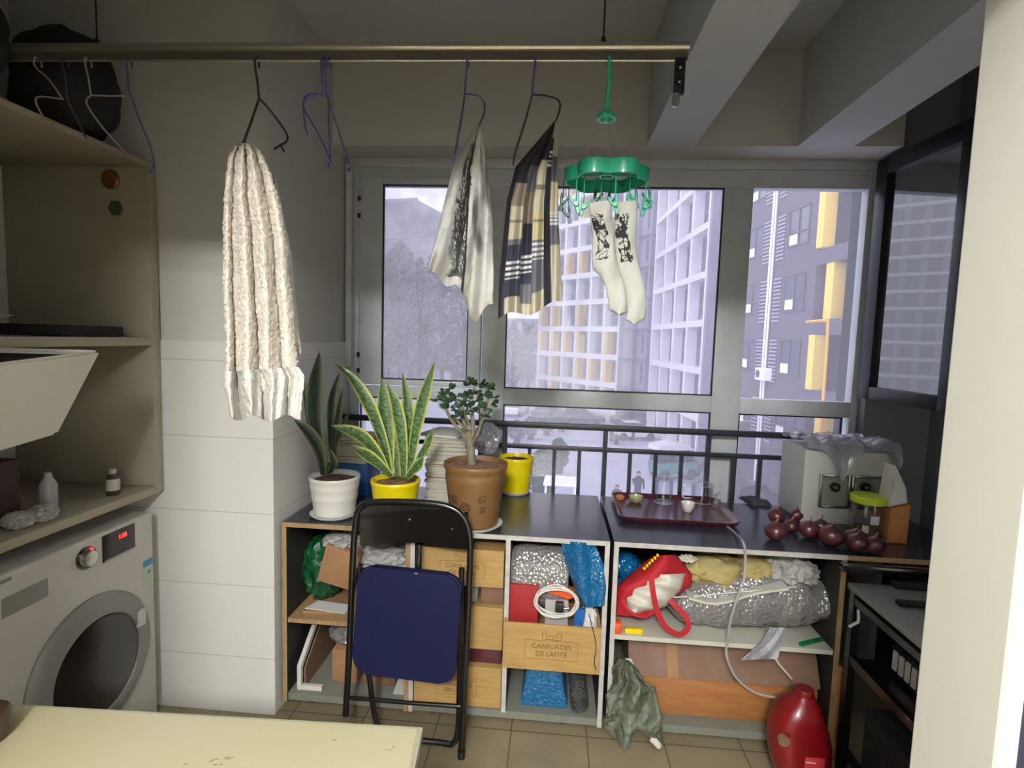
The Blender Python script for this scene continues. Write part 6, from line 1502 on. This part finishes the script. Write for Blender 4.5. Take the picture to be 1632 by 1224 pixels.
def kiosk(px, py):
    p = at(px, py, z=GZ); t = root('market_canopy', p, 'small white canopy on posts beyond the counter edge', 'canopy')
    b = BM(); prism(b, [(p.x-.65, p.y-.6), (p.x+.65, p.y-.6), (p.x+.6, p.y+.6), (p.x-.6, p.y+.6)], 'z', GZ+2.2, GZ+2.3, bev=.03); part('roof', b, 'car_white', t)
    for sx in (-1, 1):
        for sy in (-.7, .7): b = BM(); tube(b, [(p.x+sx*.55, p.y+sy*.7, GZ), (p.x+sx*.55, p.y+sy*.7, GZ+2.2)], .04, 8); part('post', b, 'car_white', t)
kiosk(890, 859)
def person(px, py, label, h=1.65, crouch=False, seed=0):
    p = at(px, py, z=GZ); t = root('person', p, label, 'person'); k = h/1.65
    me = bpy.data.meshes.new('body'); 
    if crouch: J = [(0, 0, .45, .17), (0, .02, .72, .19), (0, -.04, .88, .08), (0, -.08, .98, .11), (.13, -.3, .42, .09), (.13, -.1, .06, .06), (-.13, -.3, .42, .09), (-.13, -.1, .06, .06), (.22, -.1, .78, .07), (.15, -.4, .5, .05), (-.22, -.1, .78, .07), (-.15, -.4, .5, .05)]
    else: J = [(0, 0, .88, .17), (0, 0, 1.25, .19), (0, 0, 1.42, .08), (0, -.02, 1.56, .11), (.1, 0, .48, .09), (.11, .0, .05, .07), (-.1, 0, .48, .09), (-.11, .0, .05, .07), (.23, 0, 1.28, .08), (.26, -.06, .85, .05), (-.23, 0, 1.28, .08), (-.2, -.22, 1.1, .05)]
    Ed = [(0, 1), (1, 2), (2, 3), (0, 4), (4, 5), (0, 6), (6, 7), (1, 8), (8, 9), (1, 10), (10, 11)]
    me.from_pydata([Vector(j[:3])*k for j in J], Ed, []); o = bpy.data.objects.new('body', me); C.objects.link(o)
    o.modifiers.new('s', 'SKIN'); o.modifiers.new('u', 'SUBSURF').levels = 1
    for v, j in zip(me.skin_vertices[0].data, J): v.radius = (j[3]*k, j[3]*k*.8)
    me.skin_vertices[0].data[0].use_root = True
    dg = bpy.context.evaluated_depsgraph_get(); m2 = bpy.data.meshes.new_from_object(o.evaluated_get(dg)); bpy.data.objects.remove(o)
    b = BM(); b.from_mesh(m2); bmesh.ops.translate(b, verts=b.verts, vec=p); part('body', b, 'coat_dark', t)
    hp = p+Vector(J[3][:3])*k
    b = BM(); blob(b, hp+Vector((0, -.02, -.01)), (.085, .095, .11), .02, 2, 1, 3); hd = part('face', b, 'skin', t)
    b = BM(); blob(b, hp+Vector((0, .02, .03)), (.10, .11, .11), .03, 2, 2, 3); part('hair', b, 'car_glass', t)
person(1015, 808, 'person in a dark coat standing on the road behind the glasses'); person(982, 806, 'person in dark clothes crouching on the road', 1.5, True)
# small trees by the house front, parked scooters
for i, (px, py) in enumerate(((1118, 756), (1104, 746), (1100, 738), (978, 706), (1000, 700))):
    p = at(px, py, z=GZ); t = root('parked_scooter', p, ('scooter nearest the right mullion at the foot of the tall block', 'nearest scooter right of the small van', 'scooter farthest back by the foot of the tall block', 'left scooter of the two parked beyond the standing person', 'right scooter of the two parked beyond the standing person')[i], 'scooter', 'parked scooters')
    b = BM(); prism(b, [(-.7, .3), (.6, .3), (.7, .8), (.5, .85), (.35, .45), (-.1, .45), (-.3, .75), (-.8, .7)], 'y', -.15, .15, bev=.03); bmesh.ops.rotate(b, cent=(0, 0, 0), matrix=Matrix.Rotation(.9+i*.3, 3, 'Z'), verts=b.verts); bmesh.ops.translate(b, verts=b.verts, vec=p); part('body', b, 'car_dark', t)
    for sx in (-.55, .6):
        b = BM(); tube(b, [(sx, -.05, .28), (sx, .05, .28)], .28, 14); bmesh.ops.rotate(b, cent=(0, 0, 0), matrix=Matrix.Rotation(.9+i*.3, 3, 'Z'), verts=b.verts); bmesh.ops.translate(b, verts=b.verts, vec=p); part('wheel', b, 'tyre', t)

# haze in the air outside
fm = bpy.data.materials.new('haze'); fm.use_nodes = True; n_ = fm.node_tree.nodes; n_.remove(n_['Principled BSDF'])
vs_ = n_.new('ShaderNodeVolumeScatter'); vs_.inputs['Color'].default_value = (.97, .96, 1, 1); vs_.inputs['Density'].default_value = .0095; fm.node_tree.links.new(vs_.outputs[0], n_['Material Output'].inputs['Volume'])
b = BM(); box(b, -120, 45, 3.4, 130, GZ-.3, 60)
o = fin('haze', b, fm, False); props(o, 'pale fog filling the air outside the window', 'haze', kind='stuff')
